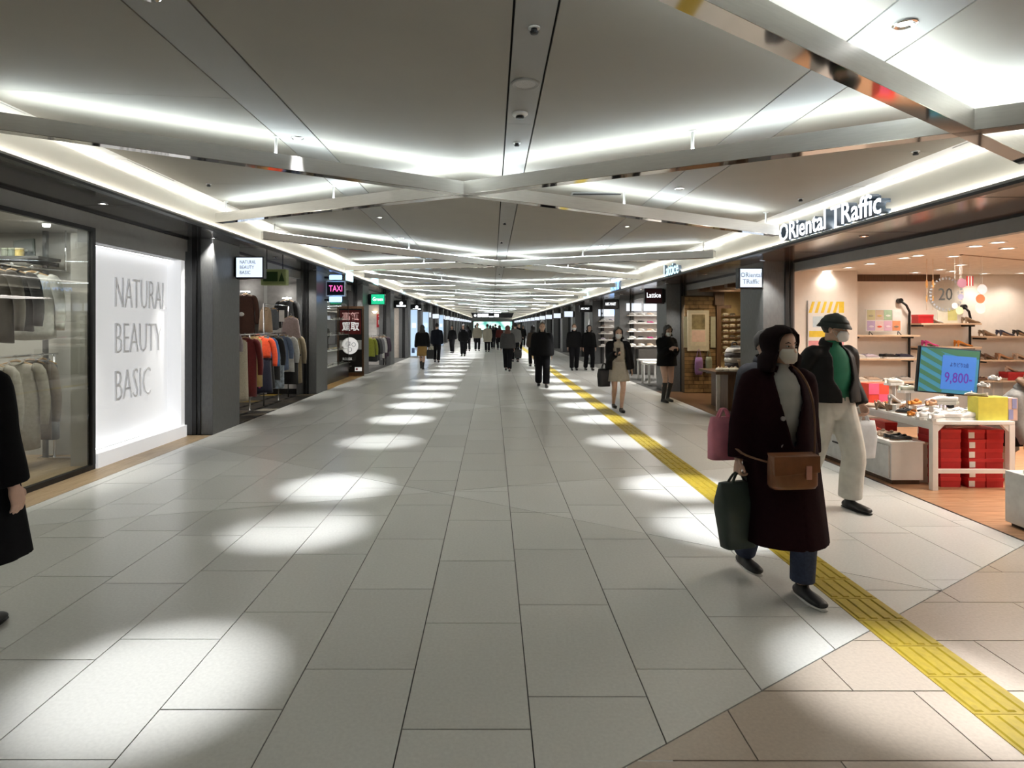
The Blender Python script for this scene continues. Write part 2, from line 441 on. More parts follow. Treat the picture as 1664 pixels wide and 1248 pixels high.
# ================================================================== CEILING FITTINGS
M_CHROME = mat('chrome', (.8,.8,.8), .12, metal=1.)
M_LAMP = emi('lamp_lens', (1,.98,.94), 10.)
ring_m = MB().lathe([(.030,0),(.050,0),(.052,-.006),(.044,-.010),(.034,-.004),(.030,0)], n=20).mesh('trim_ring')
lens_m = MB().lathe([(.0,-.002),(.030,-.002),(.030,.004),(.0,.004)], n=16).mesh('lens')
def spot(parent, loc, power, ang, blend, col, tgt=None, rad=.03):
    l = bpy.data.lights.new('spot', 'SPOT'); l.energy = power; l.spot_size = radians(ang); l.spot_blend = blend; l.color = col; l.shadow_soft_size = rad
    o = bpy.data.objects.new('spot', l); COL.objects.link(o); o.parent = parent; o.location = loc; return o
rows = [.62,2.85,5.02,6.28,8.72,10.75,12.6,14.4,16.2,18.3,20.6,22.4,24.6,26.8,28.6,31.,33.,35.4,38.,41.,44.,48.,52.,57.,62.,68.,75.,83.,92.,102.]
for sx, nm in ((-1.59,'left'), (1.91,'right')):
    for i, y in enumerate(rows):
        t = thing('downlight', f'{ordn(i)} recessed chrome downlight from the camera in the {nm} ceiling band', 'downlight', (sx, y, zc(sx)), 0, f'downlights in the {nm} ceiling band')
        obj('trim_ring', ring_m, M_CHROME, t); obj('lens', lens_m, M_LAMP, t)
        spot(t, (0,0,-.03), SPOT*(1. if y < 9 else (1.4 if y < 30 else 2.0)), 25 if y < 14 else (30 if y < 30 else 46), .9, (.98,.99,1.0))
for sx, sz, nm, st in ((-4.17, ZSL, 'left', 0), (4.22, ZSR, 'right', 1)):
    for i in range(22):
        y = 1.35+2.62*i+.4*st
        t = thing('soffit_light', f'{ordn(i)} small round light from the camera in the {nm} dark soffit', 'downlight', (sx, y, sz), 0, f'lights in the {nm} soffit')
        obj('trim_ring', ring_m, M_CHROME, t); obj('lens', lens_m, M_LAMP, t)
        o = spot(t, (0,0,-.03), SOFF, 60, .8, (1,.97,.9)); o.rotation_euler = (0, (.25 if st else -.25)*-1, 0)
M_SPK = mat('speaker_grille', (.40,.39,.37), .7, var=.2, scale=400)
def speaker(u, v, i):
    p = ceil_at(u, v); p.x = .2
    t = thing('ceiling_speaker', ['round flush ceiling speaker in the central band near the camera','round flush ceiling speaker further along the central band'][i], 'speaker', (p.x, p.y, zc(p.x)))
    obj('rim', MB().lathe([(.062,0),(.088,0),(.088,-.006),(.080,-.010),(.062,-.006)], n=24), M_CEILB, t)
    obj('grille', MB().lathe([(.0,-.006),(.062,-.006),(.062,0),(.0,0)], n=24), M_SPK, t)
speaker(857, 136, 0)
def detector(u, v, lab):
    p = ceil_at(u, v); p.x = .19
    t = thing('smoke_detector', lab, 'smoke detector', (p.x, p.y, zc(p.x)))
    obj('base', MB().lathe([(.0,0),(.055,0),(.055,-.012),(.045,-.020),(.0,-.020)], n=20), M_WHITE, t)
    obj('sensor_cap', MB().lathe([(.026,-.020),(.030,-.028),(.026,-.038),(.0,-.040)], n=16), M_BLACK, t)
detector(849, 184, 'white round smoke detector with dark cap in the central ceiling band')
def sprinkler(x, y, lab):
    t = thing('sprinkler', lab, 'sprinkler', (x, y, zc(x)))
    obj('collar', MB().lathe([(.012,0),(.030,0),(.030,-.004),(.012,-.006)], n=14), M_WHITE, t)
    obj('head', MB().lathe([(.0,0),(.016,0),(.016,-.016),(.022,-.020),(.018,-.030),(.0,-.032)], n=12), M_BLACK, t)
spr = []
for (u, v) in ((868,45),(840,232),(339,299),(820,362),(815,393),(1488,246),(1301,323)):
    p = ceil_at(u, v); spr.append((p.x, p.y))
spr += [(-2.9,12.5),(2.8,12.2),(.2,15.2),(.2,17.5),(.2,23.),(-2.8,18.),(2.8,18.5)]
for i, (x, y) in enumerate(spr):
    sidew = 'central band' if abs(x-.2) < .3 else ('left ceiling field' if x < 0 else 'right ceiling field')
    sprinkler(x, y, f'small black sprinkler head in the {sidew}, {ordn(sum(1 for q in spr[:i] if (abs(q[0]-.2)<.3)==(abs(x-.2)<.3) and (q[0]<0)==(x<0)))} from the camera')
# slot diffuser in the ceiling right of the first cross
p = ceil_at(985, 315)
t = thing('slot_diffuser', 'long thin grey air slot in the ceiling behind the first cross lattice', 'vent', (p.x, p.y, zc(p.x)))
obj('frame', MB().box(-.38,.38,-.07,.07,-.004,.002), M_HEAD, t); obj('slot', MB().box(-.36,.36,-.04,.04,-.006,-.003), M_DARK, t)
# ================================================================== PILLARS, BAYS, PROJECTING SIGNS
PLY = [9.25, 14.7, 19.95, 25.4]+[30.8+5.4*k for k in range(15)]
PRY = [9.77, 15.2, 20.8, 26.4]+[32.0+5.6*k for k in range(14)]
M_SCREEN = emi('sign_screen_white', (.72,.84,1.0), .62)
M_SCRDIM = emi('sign_screen_pale', (.80,.88,1.0), .52)
M_INK = mat('sign_ink_grey', (.30,.33,.38), .6)
M_LITW = emi('lit_white', (.92,.96,1.0), 1.3)
M_LITC = emi('lit_cyan', (.55,.90,1.0), 1.0)
M_LITB = emi('lit_blue', (.25,.50,1.0), 1.6)
M_PINK = emi('lit_pink', (1.0,.12,.42), 1.1)
M_GREEN = emi('lit_green', (.02,.62,.30), .55)
M_SHUT = mat('shutter_grey', (.78,.79,.82), .45, var=.05)
M_BEIGE = mat('wall_beige', (.52,.46,.40), .6)
M_PALE = mat('wall_pale', (.62,.60,.58), .6)
M_DKWALL = mat('wall_dark', (.10,.10,.10), .6)
M_WARMW = mat('wall_warm_white', (.86,.80,.73), .6, var=.02)
M_BLUEP = emi('lit_poster_blue', (.55,.75,1.0), .42)
M_WOOD = wood_mat('floor_wood', (.40,.20,.10), (.62,.36,.20), .32, 4.)
M_WOODL = wood_mat('threshold_wood', (.36,.25,.14), (.50,.37,.23), .4, 4., 'Y')
M_BROWN = wood_mat('dark_brown_wood', (.07,.035,.016), (.13,.065,.03), .45, 4., 'Z')
def pillar(side, y, dep):
    s = -1 if side == 'left' else 1
    x0, x1, z = ((GXL-.1, XL, ZSL) if s < 0 else (XR, GXR, ZSR))
    mb = MB().box(x0, x1, y, y+dep, 0, z); p = struct('pillar', mb, M_PIL, None, .006)
    # dark shutter guide on the near corner and a low skirting
    g = MB()
    xi = XL-.30 if s < 0 else GXR-.16
    g.box(xi, xi+.06, y-.03, y, 0, z); g.box(xi+.085, xi+.12, y-.02, y, 0, z)
    obj('shutter_guide', g, M_BLACK, p)
    return p
for y in PLY: pillar('left', y, .98)
for y in PRY: pillar('right', y, .90)
def lamp_area(name, loc, sx, sy, power, col):
    l = bpy.data.lights.new(name, 'AREA'); l.shape = 'RECTANGLE'; l.size = sx; l.size_y = sy; l.energy = power; l.color = col
    o = bpy.data.objects.new(name, l); COL.objects.link(o); o.location = loc; return o
# interior shells for the bays: floor is the common slab; ceilings, partitions
sweep('ceiling', mat('shop_ceiling_left', (.45,.44,.42), .7), -9, GXL-.15, 2.80, 2.86, y0=-3.9)
sweep('ceiling', mat('shop_ceiling_right', (.78,.71,.62), .7), GXR+.10, 10, 2.55, 2.61, y0=-3.9)
# partitions: what closes each bay, seen behind the pillars
left_part = {14.7: M_PALE, 19.95: M_DKWALL, 25.4: M_PALE, 30.8: M_BEIGE}
for y in PLY[1:]:
    m = left_part.get(y, random.choice([M_PALE, M_BEIGE, M_SHUT]))
    struct('partition', MB().box(-9, GXL-.1, y+.1, y+.2, 0, 2.8), m)
for y in PRY[1:]:
    m = {15.2: M_WARMW, 20.8: M_PALE, 26.4: M_PALE}.get(y, M_SHUT if y < 60 else random.choice([M_PALE, M_BEIGE]))
    struct('partition', MB().box(GXR, 10, y+.1, y+.2, 0, 2.55), m)
struct('partition', MB().box(-9, GXL-.55, 9.95, 10.05, 0, 2.8), M_PALE)
# lights in the farther bays
for i, y in enumerate(PLY[2:15]): lamp_area('bay_light', (-5.6, y-2.2, 2.76), 1.2, 3., SHOP_DIM*(5.0 if i > 1 else 1.5), (1,.96,.92)).rotation_euler = (0,0,0)
for i, y in enumerate(PRY[2:15]): lamp_area('bay_light', (5.8, y-2.2, 2.50), 1.2, 3., SHOP_DIM*(5.0 if i < 2 else 5.0), (1,.93,.86) if i < 2 else (.95,.97,1))
# closed shutter fronts (ribbed) on the right between the far pillars, lit fronts on the left
for i, y in enumerate(PRY[3:9]):
    mb = MB(); y0, y1 = y+.90, PRY[4+i]
    n = 26
    for k in range(n):
        z = .02+2.46*k/n; mb.box(GXR+.02, GXR+.045+.012*(k%2), y0, y1, z, z+2.46/n)
    obj('roller_shutter', mb, M_SHUT); tag(bpy.data.objects[[o.name for o in COL.objects][-1]], f'closed grey roller shutter on the right side, {ordn(i)} one beyond the shoe shops', 'shutter', 'closed shutters on the right')
for i, y in enumerate(PLY[4:12]):
    yy = y+.09
    if i in (0, 1, 3):
        t = thing('lit_poster', f'tall pale blue lit poster panel on the left side, {ordn((0,1,9,2)[i])} from the camera', 'poster', (-4.07, y-.06, 0))
        obj('frame', MB().box(-.03, .36, -.04, .0, .05, 2.45), M_HEAD, t); obj('panel', MB().box(0, .33, -.05, -.04, .1, 2.40), M_BLUEP, t)
        obj('print', MB().box(.06,.27,-.054,-.05,1.5,1.75), M_LITB if i == 1 else M_SCRDIM, t); obj('print', MB().box(.05,.2,-.054,-.05,.25,.5), mat('print_navy', (.06,.10,.2), .5), t)

# ---- projecting signs on the pillars
def proj_sign(x0, x1, y, z0, z1, label, screen, side, lines=(), ink=None, hts=None, frame=None, pads=.03, grp=None):
    cx = (x0+x1)/2; t = thing('projecting_sign', label, 'sign', (cx, y, z0), 0, grp)
    hw, hz = (x1-x0)/2, z1-z0
    obj('case', MB().box(-hw, hw, 0, .14, 0, hz), M_BLACK, t, bevel=.008)
    obj('screen', MB().box(-hw+.02, hw-.02, -.006, .004, .02, hz-.02), screen, t)
    xw = (XL-cx, -hw) if side == 'left' else (hw, XR-cx)
    if xw[1]-xw[0] > .005: obj('bracket', MB().box(xw[0], xw[1], .03, .11, .03, hz-.03), M_BLACK, t)
    s = -1 if side == 'left' else 1
    obj('mount', MB().hull8([(s*hw*.2, .14, 0),(XL-cx+.0 if s < 0 else XR-cx, .14, 0),(XL-cx if s < 0 else XR-cx, .30, 0),(s*hw*.9, .30, 0)], [(s*hw*.2,.14,hz),(XL-cx if s < 0 else XR-cx,.14,hz),(XL-cx if s < 0 else XR-cx,.30,hz),(s*hw*.9,.30,hz)]), M_BLACK, t)
    if frame: obj('bezel', bezel(hw, hz), frame, t)
    for (body, w_, h_, dx, z) in lines: text('lettering', body, ink or M_INK, t, (dx, -.009, z), '-Y', w_, h_, .002)
    return t
def bezel(hw, hz):
    mb = MB(); e = .028
    mb.box(-hw, hw, -.012, 0, 0, e); mb.box(-hw, hw, -.012, 0, hz-e, hz); mb.box(-hw, -hw+e, -.012, 0, e, hz-e); mb.box(hw-e, hw, -.012, 0, e, hz-e); return mb
proj_sign(-4.17, -3.71, 9.98, 2.405, 2.76, 'white lit sign with three lines of thin grey lettering on grey left pillar', M_SCREEN, 'left',
          [('NATURAL', .26, .055, -.02, .265), ('BEAUTY', .23, .055, -.035, .18), ('BASIC', .17, .055, -.065, .095)], None)
proj_sign(-4.19, -3.70, 15.5, 2.37, 2.76, 'small sign with pink lit lettering in a silver frame on left pillar', M_BLACK, 'left',
          [('TAXI', .33, .15, 0, .20)], M_PINK, frame=M_WHITE)
proj_sign(-4.10, -3.62, 20.75, 2.33, 2.70, 'green lit sign with white lettering projecting from a left pillar', M_GREEN, 'left', [('Green', .34, .12, 0, .19)], M_LITW)
def logo_sign(x0, x1, y, z0, z1, lab):
    t = proj_sign(x0, x1, y, z0, z1, lab, M_BLACK, 'left'); hw = (x1-x0)/2
    obj('logo_dome', MB().lathe([(0,-.012),(.075,-.012),(.075,-.004),(0,-.004)], (0,0,.20), 16, 'Y'), M_LITW, t)
    obj('logo_bar', MB().box(-hw+.04, hw-.04, -.012, -.004, .06, .12), M_LITW, t)
logo_sign(-4.12, -3.64, 26.2, 2.37, 2.70, 'dark sign with white dome and bar logo on a left pillar past the green sign')
logo_sign(-4.12, -3.64, 31.6, 2.37, 2.70, 'dark sign with white dome and bar logo, above the first pale blue poster')
proj_sign(3.92, 4.34-.04, 9.78, 2.23, 2.56, 'white lit sign with two lines of pale grey lettering on grey right pillar', M_SCREEN, 'right',
          [('ORiental', .33, .075, 0, .215), ('TRaffic', .27, .075, 0, .11)], mat('sign_ink_blue', (.35,.45,.55), .6))
proj_sign(3.78, 4.22, 15.25, 2.18, 2.56, 'dark maroon sign with white lettering on the second right pillar', mat('maroon_panel', (.05,.006,.012), .5), 'right', [('Lattice', .34, .12, 0, .21)], M_LITW)
proj_sign(3.79, 4.22, 20.85, 2.19, 2.52, 'black sign with hyphenated white lettering on the third right pillar', M_BLACK, 'right', [('ABC-MART', .36, .10, 0, .17)], M_LITW)
proj_sign(3.76, 4.22, 26.45, 2.20, 2.50, 'black sign with white lettering on the fourth right pillar beyond the shoe shelves', M_BLACK, 'right', [('ABC-MART', .36, .09, 0, .15)], M_LITW)
for i, y in enumerate(PRY[4:]):
    proj_sign(3.74, 4.22, y+.1, 2.05, 2.38, f'blank white lit sign box on the right wall, {ordn(i)} in the far row', M_SCRDIM, 'right', grp='blank sign boxes on the right')
for i, y in enumerate(PLY[5:]):
    proj_sign(-4.14, -3.66, y+.8, 2.08, 2.42, f'blank white lit sign box on the left wall, {ordn(i)} in the far row', M_SCRDIM, 'left', grp='blank sign boxes on the left')

# ---- lit letters standing on the fascias
M_LSIDE = mat('letter_side_blue', (.10,.14,.20), .5)
def fascia_sign(name, body, lab, side, yc, zc_, wd, ht, face, depth=.03, back=None):
    s = 1 if side == 'right' else -1; X = (FXR-.075) if s > 0 else FXL+.075
    t = thing(name, lab, 'sign', (X, yc, zc_-ht/2))
    fc = '-X' if s > 0 else '+X'
    text('letters', body, M_LSIDE, t, (0, 0, ht/2), fc, wd, ht, depth, offset=.010); text('letter_face', body, face, t, (-s*(depth+.003), 0, ht/2), fc, wd, ht, .002, offset=.010)
    r = MB(); n = max(3, int(wd/.25))
    for k in range(n):
        y = -wd/2+wd*(k+.5)/n; r.cyl((s*.02, y, ht*.35), (s*.085, y, ht*.35), .007, n=6)
    obj('standoff', r, M_HEAD, t); return t
fascia_sign('letter_sign', 'ORiental TRaffic', 'large white lit letters standing on the right fascia above the shoe shop', 'right', 6.65, 2.785, 2.0, .215, M_LITW, .045)
fascia_sign('letter_sign', 'Lattice', 'pale cyan lit letters on the right fascia above the brick shop', 'right', 12.35, 2.77, 1.0, .24, M_LITC)
fascia_sign('letter_sign', 'ABC-MART', 'blue lit letters on the right fascia beyond the cyan letters', 'right', 18.0, 2.78, 1.3, .24, M_LITB)
for i, (side, y, z) in enumerate((('right',24.,2.8),('right',36.,2.8),('left',15.9,2.90),('left',19.5,3.05),('left',25.6,3.07),('left',36.,3.08),('left',41.,3.08))):
    s = 1 if side == 'right' else -1; X = FXR-.06 if s > 0 else FXL+.06
    t = thing('fascia_plaque', f'small bright lit plaque standing on the {side} fascia, {ordn(sum(1 for q in (("right",0),("right",0),("left",0),("left",0),("left",0),("left",0),("left",0))[:i] if q[0]==side))} from the camera', 'sign', (X, y, z-.12))
    obj('face', MB().box(-.02,.02,-.35,.35,0,.24), M_LITC, t, bevel=.01); obj('bracket', MB().box(*sorted((s*.02, s*.065)),-.1,.1,.08,.14), M_HEAD, t)
# ---- two small blue lit plates by the TAXI sign
for i, (z0, z1) in enumerate(((2.78, 2.90), (2.22, 2.36))):
    t = thing('blue_light_plate', ['small blue-white lit plate above the pink lettered sign','small blue-white lit plate below the pink lettered sign'][i], 'sign', (-3.92, 15.40, z0))
    obj('lens', MB().box(-.16,.16,-.02,.02,0,z1-z0), M_LITB, t, bevel=.02); obj('bracket', MB().box(-.28,-.16,-.012,.012,.03,.08), M_BLACK, t)
# ---- dim green guidance box under the left soffit
t = thing('guidance_sign', 'dim green framed guidance box hung under the left soffit beside the white sign', 'sign', (-4.12, 11.6, 2.40), .0)
obj('case', MB().box(-.24,.24,-.02,.14,0,.30), mat('dull_green', (.33,.40,.16), .5), t, bevel=.015)
obj('panel', MB().box(-.19,.08,-.026,-.018,.07,.25), mat('deep_green', (.03,.07,.015), .5), t)
obj('triangle', MB().prism([(.10,.07),(.21,.07),(.155,.24)], 0, .008).xf(Matrix.Translation((0,-.018,0)) @ Matrix.Rotation(pi/2,4,'X')), mat('deep_green', (.03,.07,.015)), t)
obj('hanger', MB().cyl((-.15,.06,.30),(-.15,.06,.56),.008).cyl((.15,.06,.30),(.15,.06,.56),.008), M_BLACK, t)
# ---- dark guidance sign across the middle of the far corridor
t = thing('overhead_sign', 'black overhead direction sign with white lit symbols hung across far corridor', 'sign', (0, 46., 2.18))
obj('case', MB().hull8([(-1.45,0,0),(1.45,0,0),(1.45,.25,0),(-1.45,.25,0)],[(-1.6,0,.38),(1.62,0,.38),(1.62,.25,.38),(-1.6,.25,.38)]), M_BLACK, t)
obj('symbol', MB().lathe([(0,-.02),(.09,-.02),(.09,0),(0,0)], (-1.28,0,.17), 16, 'Y'), M_LITW, t)
for k, (a, b, z0, z1) in enumerate(((-1.1,-.85,.06,.30),(-.8,-.3,.06,.30),(-.25,.1,.05,.12),(.15,.48,.06,.28))): obj('symbol', MB().box(a,b,-.02,0,z0,z1), M_LITW, t)
obj('hanger', MB().cyl((-1.2,.12,.38),(-1.2,.12,1.0),.02).cyl((1.2,.12,.38),(1.2,.12,.9),.02), M_BLACK, t)
# ---- pale green lit display at the end of the corridor
t = thing('end_display', 'bright pale green lit display panel closing the far end of corridor', 'display', (0, YEND-.3, 0))
m = emi('display_green', (.55,1.0,.88), .8); nt = m.node_tree
nz = nt.nodes.new('ShaderNodeTexVoronoi'); nz.inputs['Scale'].default_value = .8
tc = [x for x in nt.nodes if x.type == 'TEX_COORD'][0]; nt.links.new(tc.outputs['Object'], nz.inputs['Vector'])
rp = nt.nodes.new('ShaderNodeValToRGB'); rp.color_ramp.elements[0].color = (.8,1,.95,1); rp.color_ramp.elements[1].color = (.05,.35,.28,1); rp.color_ramp.elements[0].position = .35; rp.color_ramp.elements[1].position = .75
nt.links.new(nz.outputs['Distance'], rp.inputs[0]); nt.links.new(rp.outputs[0], nt.nodes['Principled BSDF'].inputs['Emission Color'])
obj('panel', MB().box(-3.4,3.6,-.08,0,.75,2.25), m, t); obj('frame', MB().box(-3.5,3.7,0,.1,.60,2.35), M_BLACK, t); obj('plinth', MB().box(-3.4,3.6,-.1,.1,0,.60), M_HEAD, t)
# ================================================================== SHOE SHOP ON THE RIGHT 
M_SHELF = wood_mat('shelf_wood', (.72,.52,.36), (.84,.66,.48), .5, 3.)
M_TABLE = mat('table_white', (.85,.84,.82), .35, var=.02)
M_RED = mat('box_red', (.52,.018,.022), .5, var=.08)
M_REDL = mat('box_lid_red', (.60,.025,.028), .5, var=.06)
M_LABEL = mat('white_label', (.85,.83,.80), .6)
# floor planks
shopf = struct('floor', MB().box(4.06, 9.9, -3.9, 9.9, -.02, -.004), M_DARK)
fp = MB(); c_ = 0; k = 0
y = 2.4
while y < 9.9:
    x = 4.06-(.37*(k*5 % 4)); k += 1
    while x < 9.9:
        x0, x1 = max(x, 4.06), min(x+1.5, 9.9); x += 1.5
        if x1-x0 < .02: continue
        mb = MB().box(x0+.001, x1-.001, y+.001, y+.144, -.006, .001)
        if x0 < .9*y+.3 and 3.6 < y < 9 and c_ < 150: obj('plank', mb, M_WOOD, shopf); c_ += 1
        else: fp.add2(mb)
    y += .145
o = obj('far_planks', fp, M_WOOD, shopf); o['kind'] = 'stuff'
obj('edge_strip', MB().box(4.045,4.062,-3.9,9.77,-.006,.003), M_BLACK, shopf)
# walls of the shop
struct('partition', MB().box(GXR-.02, 6.05, 10.20, 10.35, 0, 2.55), M_WARMW)
struct('partition', MB().box(6.05, 9.95, 11.02, 11.15, 0, 2.55), M_WARMW)
struct('partition', MB().box(6.0, 6.05, 10.35, 11.15, 0, 2.55), M_WARMW)
struct('partition', MB().box(9.85, 9.95, -3.9, 11.02, 0, 2.55), M_WARMW)
M_LAMPW = emi('warm_lens', (1,.93,.82), 6.)
bigring = MB().lathe([(.060,0),(.085,0),(.085,-.008),(.070,-.010),(.060,-.002),(.060,0)], n=20).mesh('trim_ring')
biglens = MB().lathe([(.0,-.003),(.060,-.003),(.060,.004),(.0,.004)], n=16).mesh('lens')
pts = [(180,266),(255,255),(335,241),(457,220),(508,211),(715,177),(797,163),(635,214),(663,245),(832,185),(587,262),(630,268),(497,273),(748,278),(880,275)]
pts.sort(key=lambda p: (round(p[1]/22), p[0]))
for i, (a, b) in enumerate(pts):
    u, v = 1264+a*.449, 320+b*.449; Y = .9*F/(V0-v); x = (u-U0)/F*Y
    if Y > 10.8: Y = 10.7; x = (u-U0)/F*Y
    t = thing('downlight', f'{ordn(i)} round warm downlight in the shoe shop ceiling, counted from front left', 'downlight', (x, Y, 2.55), 0, 'warm downlights of the shoe shop')
    obj('trim_ring', bigring, M_WHITE, t); obj('lens', biglens, M_LAMPW, t)
    spot(t, (0,0,-.03), 13., 140, .8, (1,.90,.79), rad=.06)
lamp_area('shop_fill_light', (6.3, 6.0, 2.52), 2.4, 2.0, SHOP_WARM*.72, (1,.90,.79))  # unseen fill lamp added beside the downlights to brighten the table
lamp_area('shop_fill_light', (6.8, 3.6, 2.50), 2.0, 2.6, SHOP_WARM*.15, (1,.91,.81))  # second unseen fill lamp, added nearer the camera
t = thing('ceiling_track', 'thin dark track recessed in the shoe shop ceiling', 'track', (6.9, 8.3, 2.55)); t.rotation_euler = (0,0,.45)
obj('rail', MB().box(-1.0,1.0,-.012,.012,-.008,0), mat('track_brown', (.35,.24,.16), .6), t); obj('end_cap', MB().box(-1.02,-1.0,-.015,.015,-.011,0).box(1.0,1.02,-.015,.015,-.011,0), M_BROWN, t)

# ---- shoes: one mesh set of each kind, placed many times
def arcshell(mb, st, th=.005, n=11):
    """stations along +X: (x, y half width, z bottom, z top, opening angle)"""
    O, I = [], []
    for (x, ry, z0, z1, a) in st:
        zc_, rz = (z0+z1)/2, (z1-z0)/2; o, i_ = [], []
        for k in range(n):
            t_ = a+(2*pi-2*a)*k/(n-1); c, s_ = cos(t_), sin(t_)
            e = .75; f = lambda q: math.copysign(abs(q)**e, q)
            o.append((x, ry*f(s_), zc_+rz*f(c))); i_.append((x, max(ry-th,.001)*f(s_), zc_+max(rz-th,.001)*f(c)))
        O.append(o); I.append(i_)
    return mb.shell(O, I)
def sole(mb, st):
    return mb.loft([[(x,-w,z0),(x,w,z0),(x,w*1.02,z1),(x,-w*1.02,z1)] for (x, w, z0, z1) in st], smooth=False)
KIND = {}
u_ = arcshell(MB(), [(-.125,.018,.022,.075,.35),(-.10,.036,.02,.085,.75),(-.05,.038,.02,.080,.85),(-.01,.038,.02,.084,.7),(.02,.041,.02,.082,.25),(.06,.045,.02,.064,.02),(.10,.040,.02,.048,.02),(.128,.018,.02,.036,.02)])
s_ = sole(MB(), [(-.132,.02,0,.026),(-.10,.041,0,.027),(-.02,.037,0,.025),(.06,.049,0,.025),(.105,.043,.002,.025),(.137,.015,.008,.025)])
l_ = MB()
for k in range(4): l_.tube([(.0+.016*k,-.026,.078-.006*k),(.0+.016*k,0,.088-.007*k),(.0+.016*k,.026,.078-.006*k)], .003, 5)
KIND['sneaker'] = [('upper',u_.mesh('upper'),0),('sole',s_.mesh('sole'),1),('laces',l_.mesh('laces'),1)]
u_ = arcshell(MB(), [(-.120,.014,.072,.118,.5),(-.095,.030,.066,.112,.9),(-.05,.030,.050,.092,1.25),(.0,.033,.028,.066,1.3),(.035,.037,.012,.050,1.05),(.06,.038,.006,.042,.35),(.085,.033,.004,.034,.02),(.122,.008,.004,.018,.02)], .004)
h_ = MB().loft([[(-.118,-.007,0),(-.104,-.007,0),(-.104,.007,0),(-.118,.007,0)],[(-.120,-.009,.035),(-.100,-.009,.035),(-.100,.009,.035),(-.120,.009,.035)],[(-.122,-.02,.074),(-.080,-.02,.064),(-.080,.02,.064),(-.122,.02,.074)]], smooth=False)
s_ = sole(MB(), [(-.118,.012,.068,.073),(-.09,.028,.062,.067),(-.04,.026,.042,.047),(.02,.031,.013,.018),(.06,.036,0,.006),(.09,.030,0,.005),(.12,.007,0,.005)])
KIND['pump'] = [('upper',u_.mesh('upper'),0),('heel',h_.mesh('heel'),0),('sole',s_.mesh('sole'),2)]
u_ = arcshell(MB(), [(-.122,.014,.010,.058,.5),(-.10,.032,.008,.056,.95),(-.04,.033,.008,.046,1.25),(.02,.038,.008,.046,1.05),(.05,.041,.008,.048,.3),(.085,.037,.007,.040,.02),(.122,.010,.007,.022,.02)], .004)
s_ = sole(MB(), [(-.124,.014,0,.012),(-.09,.032,0,.012),(-.02,.030,0,.010),(.06,.041,0,.009),(.10,.033,0,.009),(.126,.010,.002,.009)])
b_ = MB().tube([(.045,-.02,.050),(.05,0,.056),(.045,.02,.050)], .006, 6)
KIND['flat'] = [('upper',u_.mesh('upper'),0),('sole',s_.mesh('sole'),2),('bow',b_.mesh('bow'),0)]
SH = {n: mat('shoe_'+n.replace(' ','_'), c, r, var=.06, scale=30) for n, c, r in (('black',(.012,.012,.014),.35),('white',(.80,.79,.77),.5),('pink',(.60,.05,.26),.45),('orange',(.72,.26,.03),.45),('tan',(.55,.30,.16),.45),
     ('beige',(.68,.52,.40),.5),('silver',(.55,.54,.52),.3),('sage',(.52,.55,.45),.6),('brown',(.16,.09,.06),.4),('taupe',(.30,.22,.15),.5),('red',(.62,.06,.03),.45),('lilac',(.62,.56,.68),.5),('cream',(.82,.76,.66),.5),('navy',(.02,.025,.06),.4))}
M_SOLEW = mat('sole_white', (.80,.79,.76), .6); M_SOLEB = mat('sole_tan', (.35,.22,.13), .6)
USED = {}
def shoe(kind, col, x, y, z, rz, label, scale=1., group=None):
    if label in USED: raise Exception('dup '+label)
    USED[label] = 1
    t = thing({'sneaker':'sneaker','pump':'pump_shoe','flat':'flat_shoe'}[kind], label, 'shoe', (x, y, z), rz, group); t.scale = (scale,)*3
    for (nm, me, k) in KIND[kind]: obj(nm, me, (SH[col], M_SOLEW, M_SOLEB)[k], t)
    return t
def pair(kind, col, x, y, z, rz, where, group, gap=.095):
    dx, dy = -sin(rz)*gap/2, cos(rz)*gap/2
    for s, nm in ((-1,'front'),(1,'rear')):
        jx = random.uniform(-.012,.012)
        shoe(kind, col, x+s*dx+jx, y+s*dy, z, rz+random.uniform(-.06,.06), f'{col} {dict(sneaker="sneaker",pump="high-heeled pump",flat="flat shoe")[kind]}, {nm} of pair {where}', 1., group)
# ---- wall shelves and uprights on the back wall (wall face at Y=11.02)
def wshelf(x0, x1, z, lab):
    t = thing('wall_shelf', lab, 'shelf', ((x0+x1)/2, 10.86, z-.03)); w2 = (x1-x0)/2
    obj('board', MB().box(-w2, w2, -.20, .16, 0, .03), M_SHELF, t, bevel=.003)
    obj('bracket', MB().box(-w2+.06,-w2+.09,-.12,.16,-.03,0).box(w2-.09,w2-.06,-.12,.16,-.03,0), M_BLACK, t)
px = lambda u: (u-U0)/F*10.7
SZ = {}
for bay, (ua, ub), zs in (('left', (1390,1493), (1.475,1.065,.665)), ('middle', (1495,1593), (1.68,1.27)), ('right', (1598,1700), (1.455,1.045,.685))):
    for i, z in enumerate(zs):
        wshelf(px(ua), px(ub), z, f'{["top","second","third"][i]} pale wooden shelf in the {bay} bay of the shoe shop wall'); SZ[bay, i] = z
def upright(u, ztop, bend, lab):
    x = px(u); t = thing('shelf_upright', lab, 'shelf post', (x, 10.96, 0))
    pts = [(0,0,0),(0,0,.6),(0,0,ztop-.28),(0,-.01,ztop-.2),(bend*.5,-.04,ztop-.08),(bend,.0,ztop)]
    obj('pole', MB().tube(pts, .020, 8), M_BLACK, t); obj('base', MB().lathe([(0,0),(.05,0),(.05,.012),(0,.012)], n=16), M_BLACK, t)
    obj('flange', MB().lathe([(0,-.02),(.045,-.02),(.045,.05),(0,.05)], (bend,0,ztop), 16, 'Y'), M_BLACK, t)
upright(1387, 1.97, -.06, 'black bent pipe post at left end of the shoe shop shelves')
upright(1494, 2.08, -.16, 'black bent pipe post between left and middle shoe shelves')
upright(1595, 1.97, -.10, 'black bent pipe post between middle and right shoe shelves')
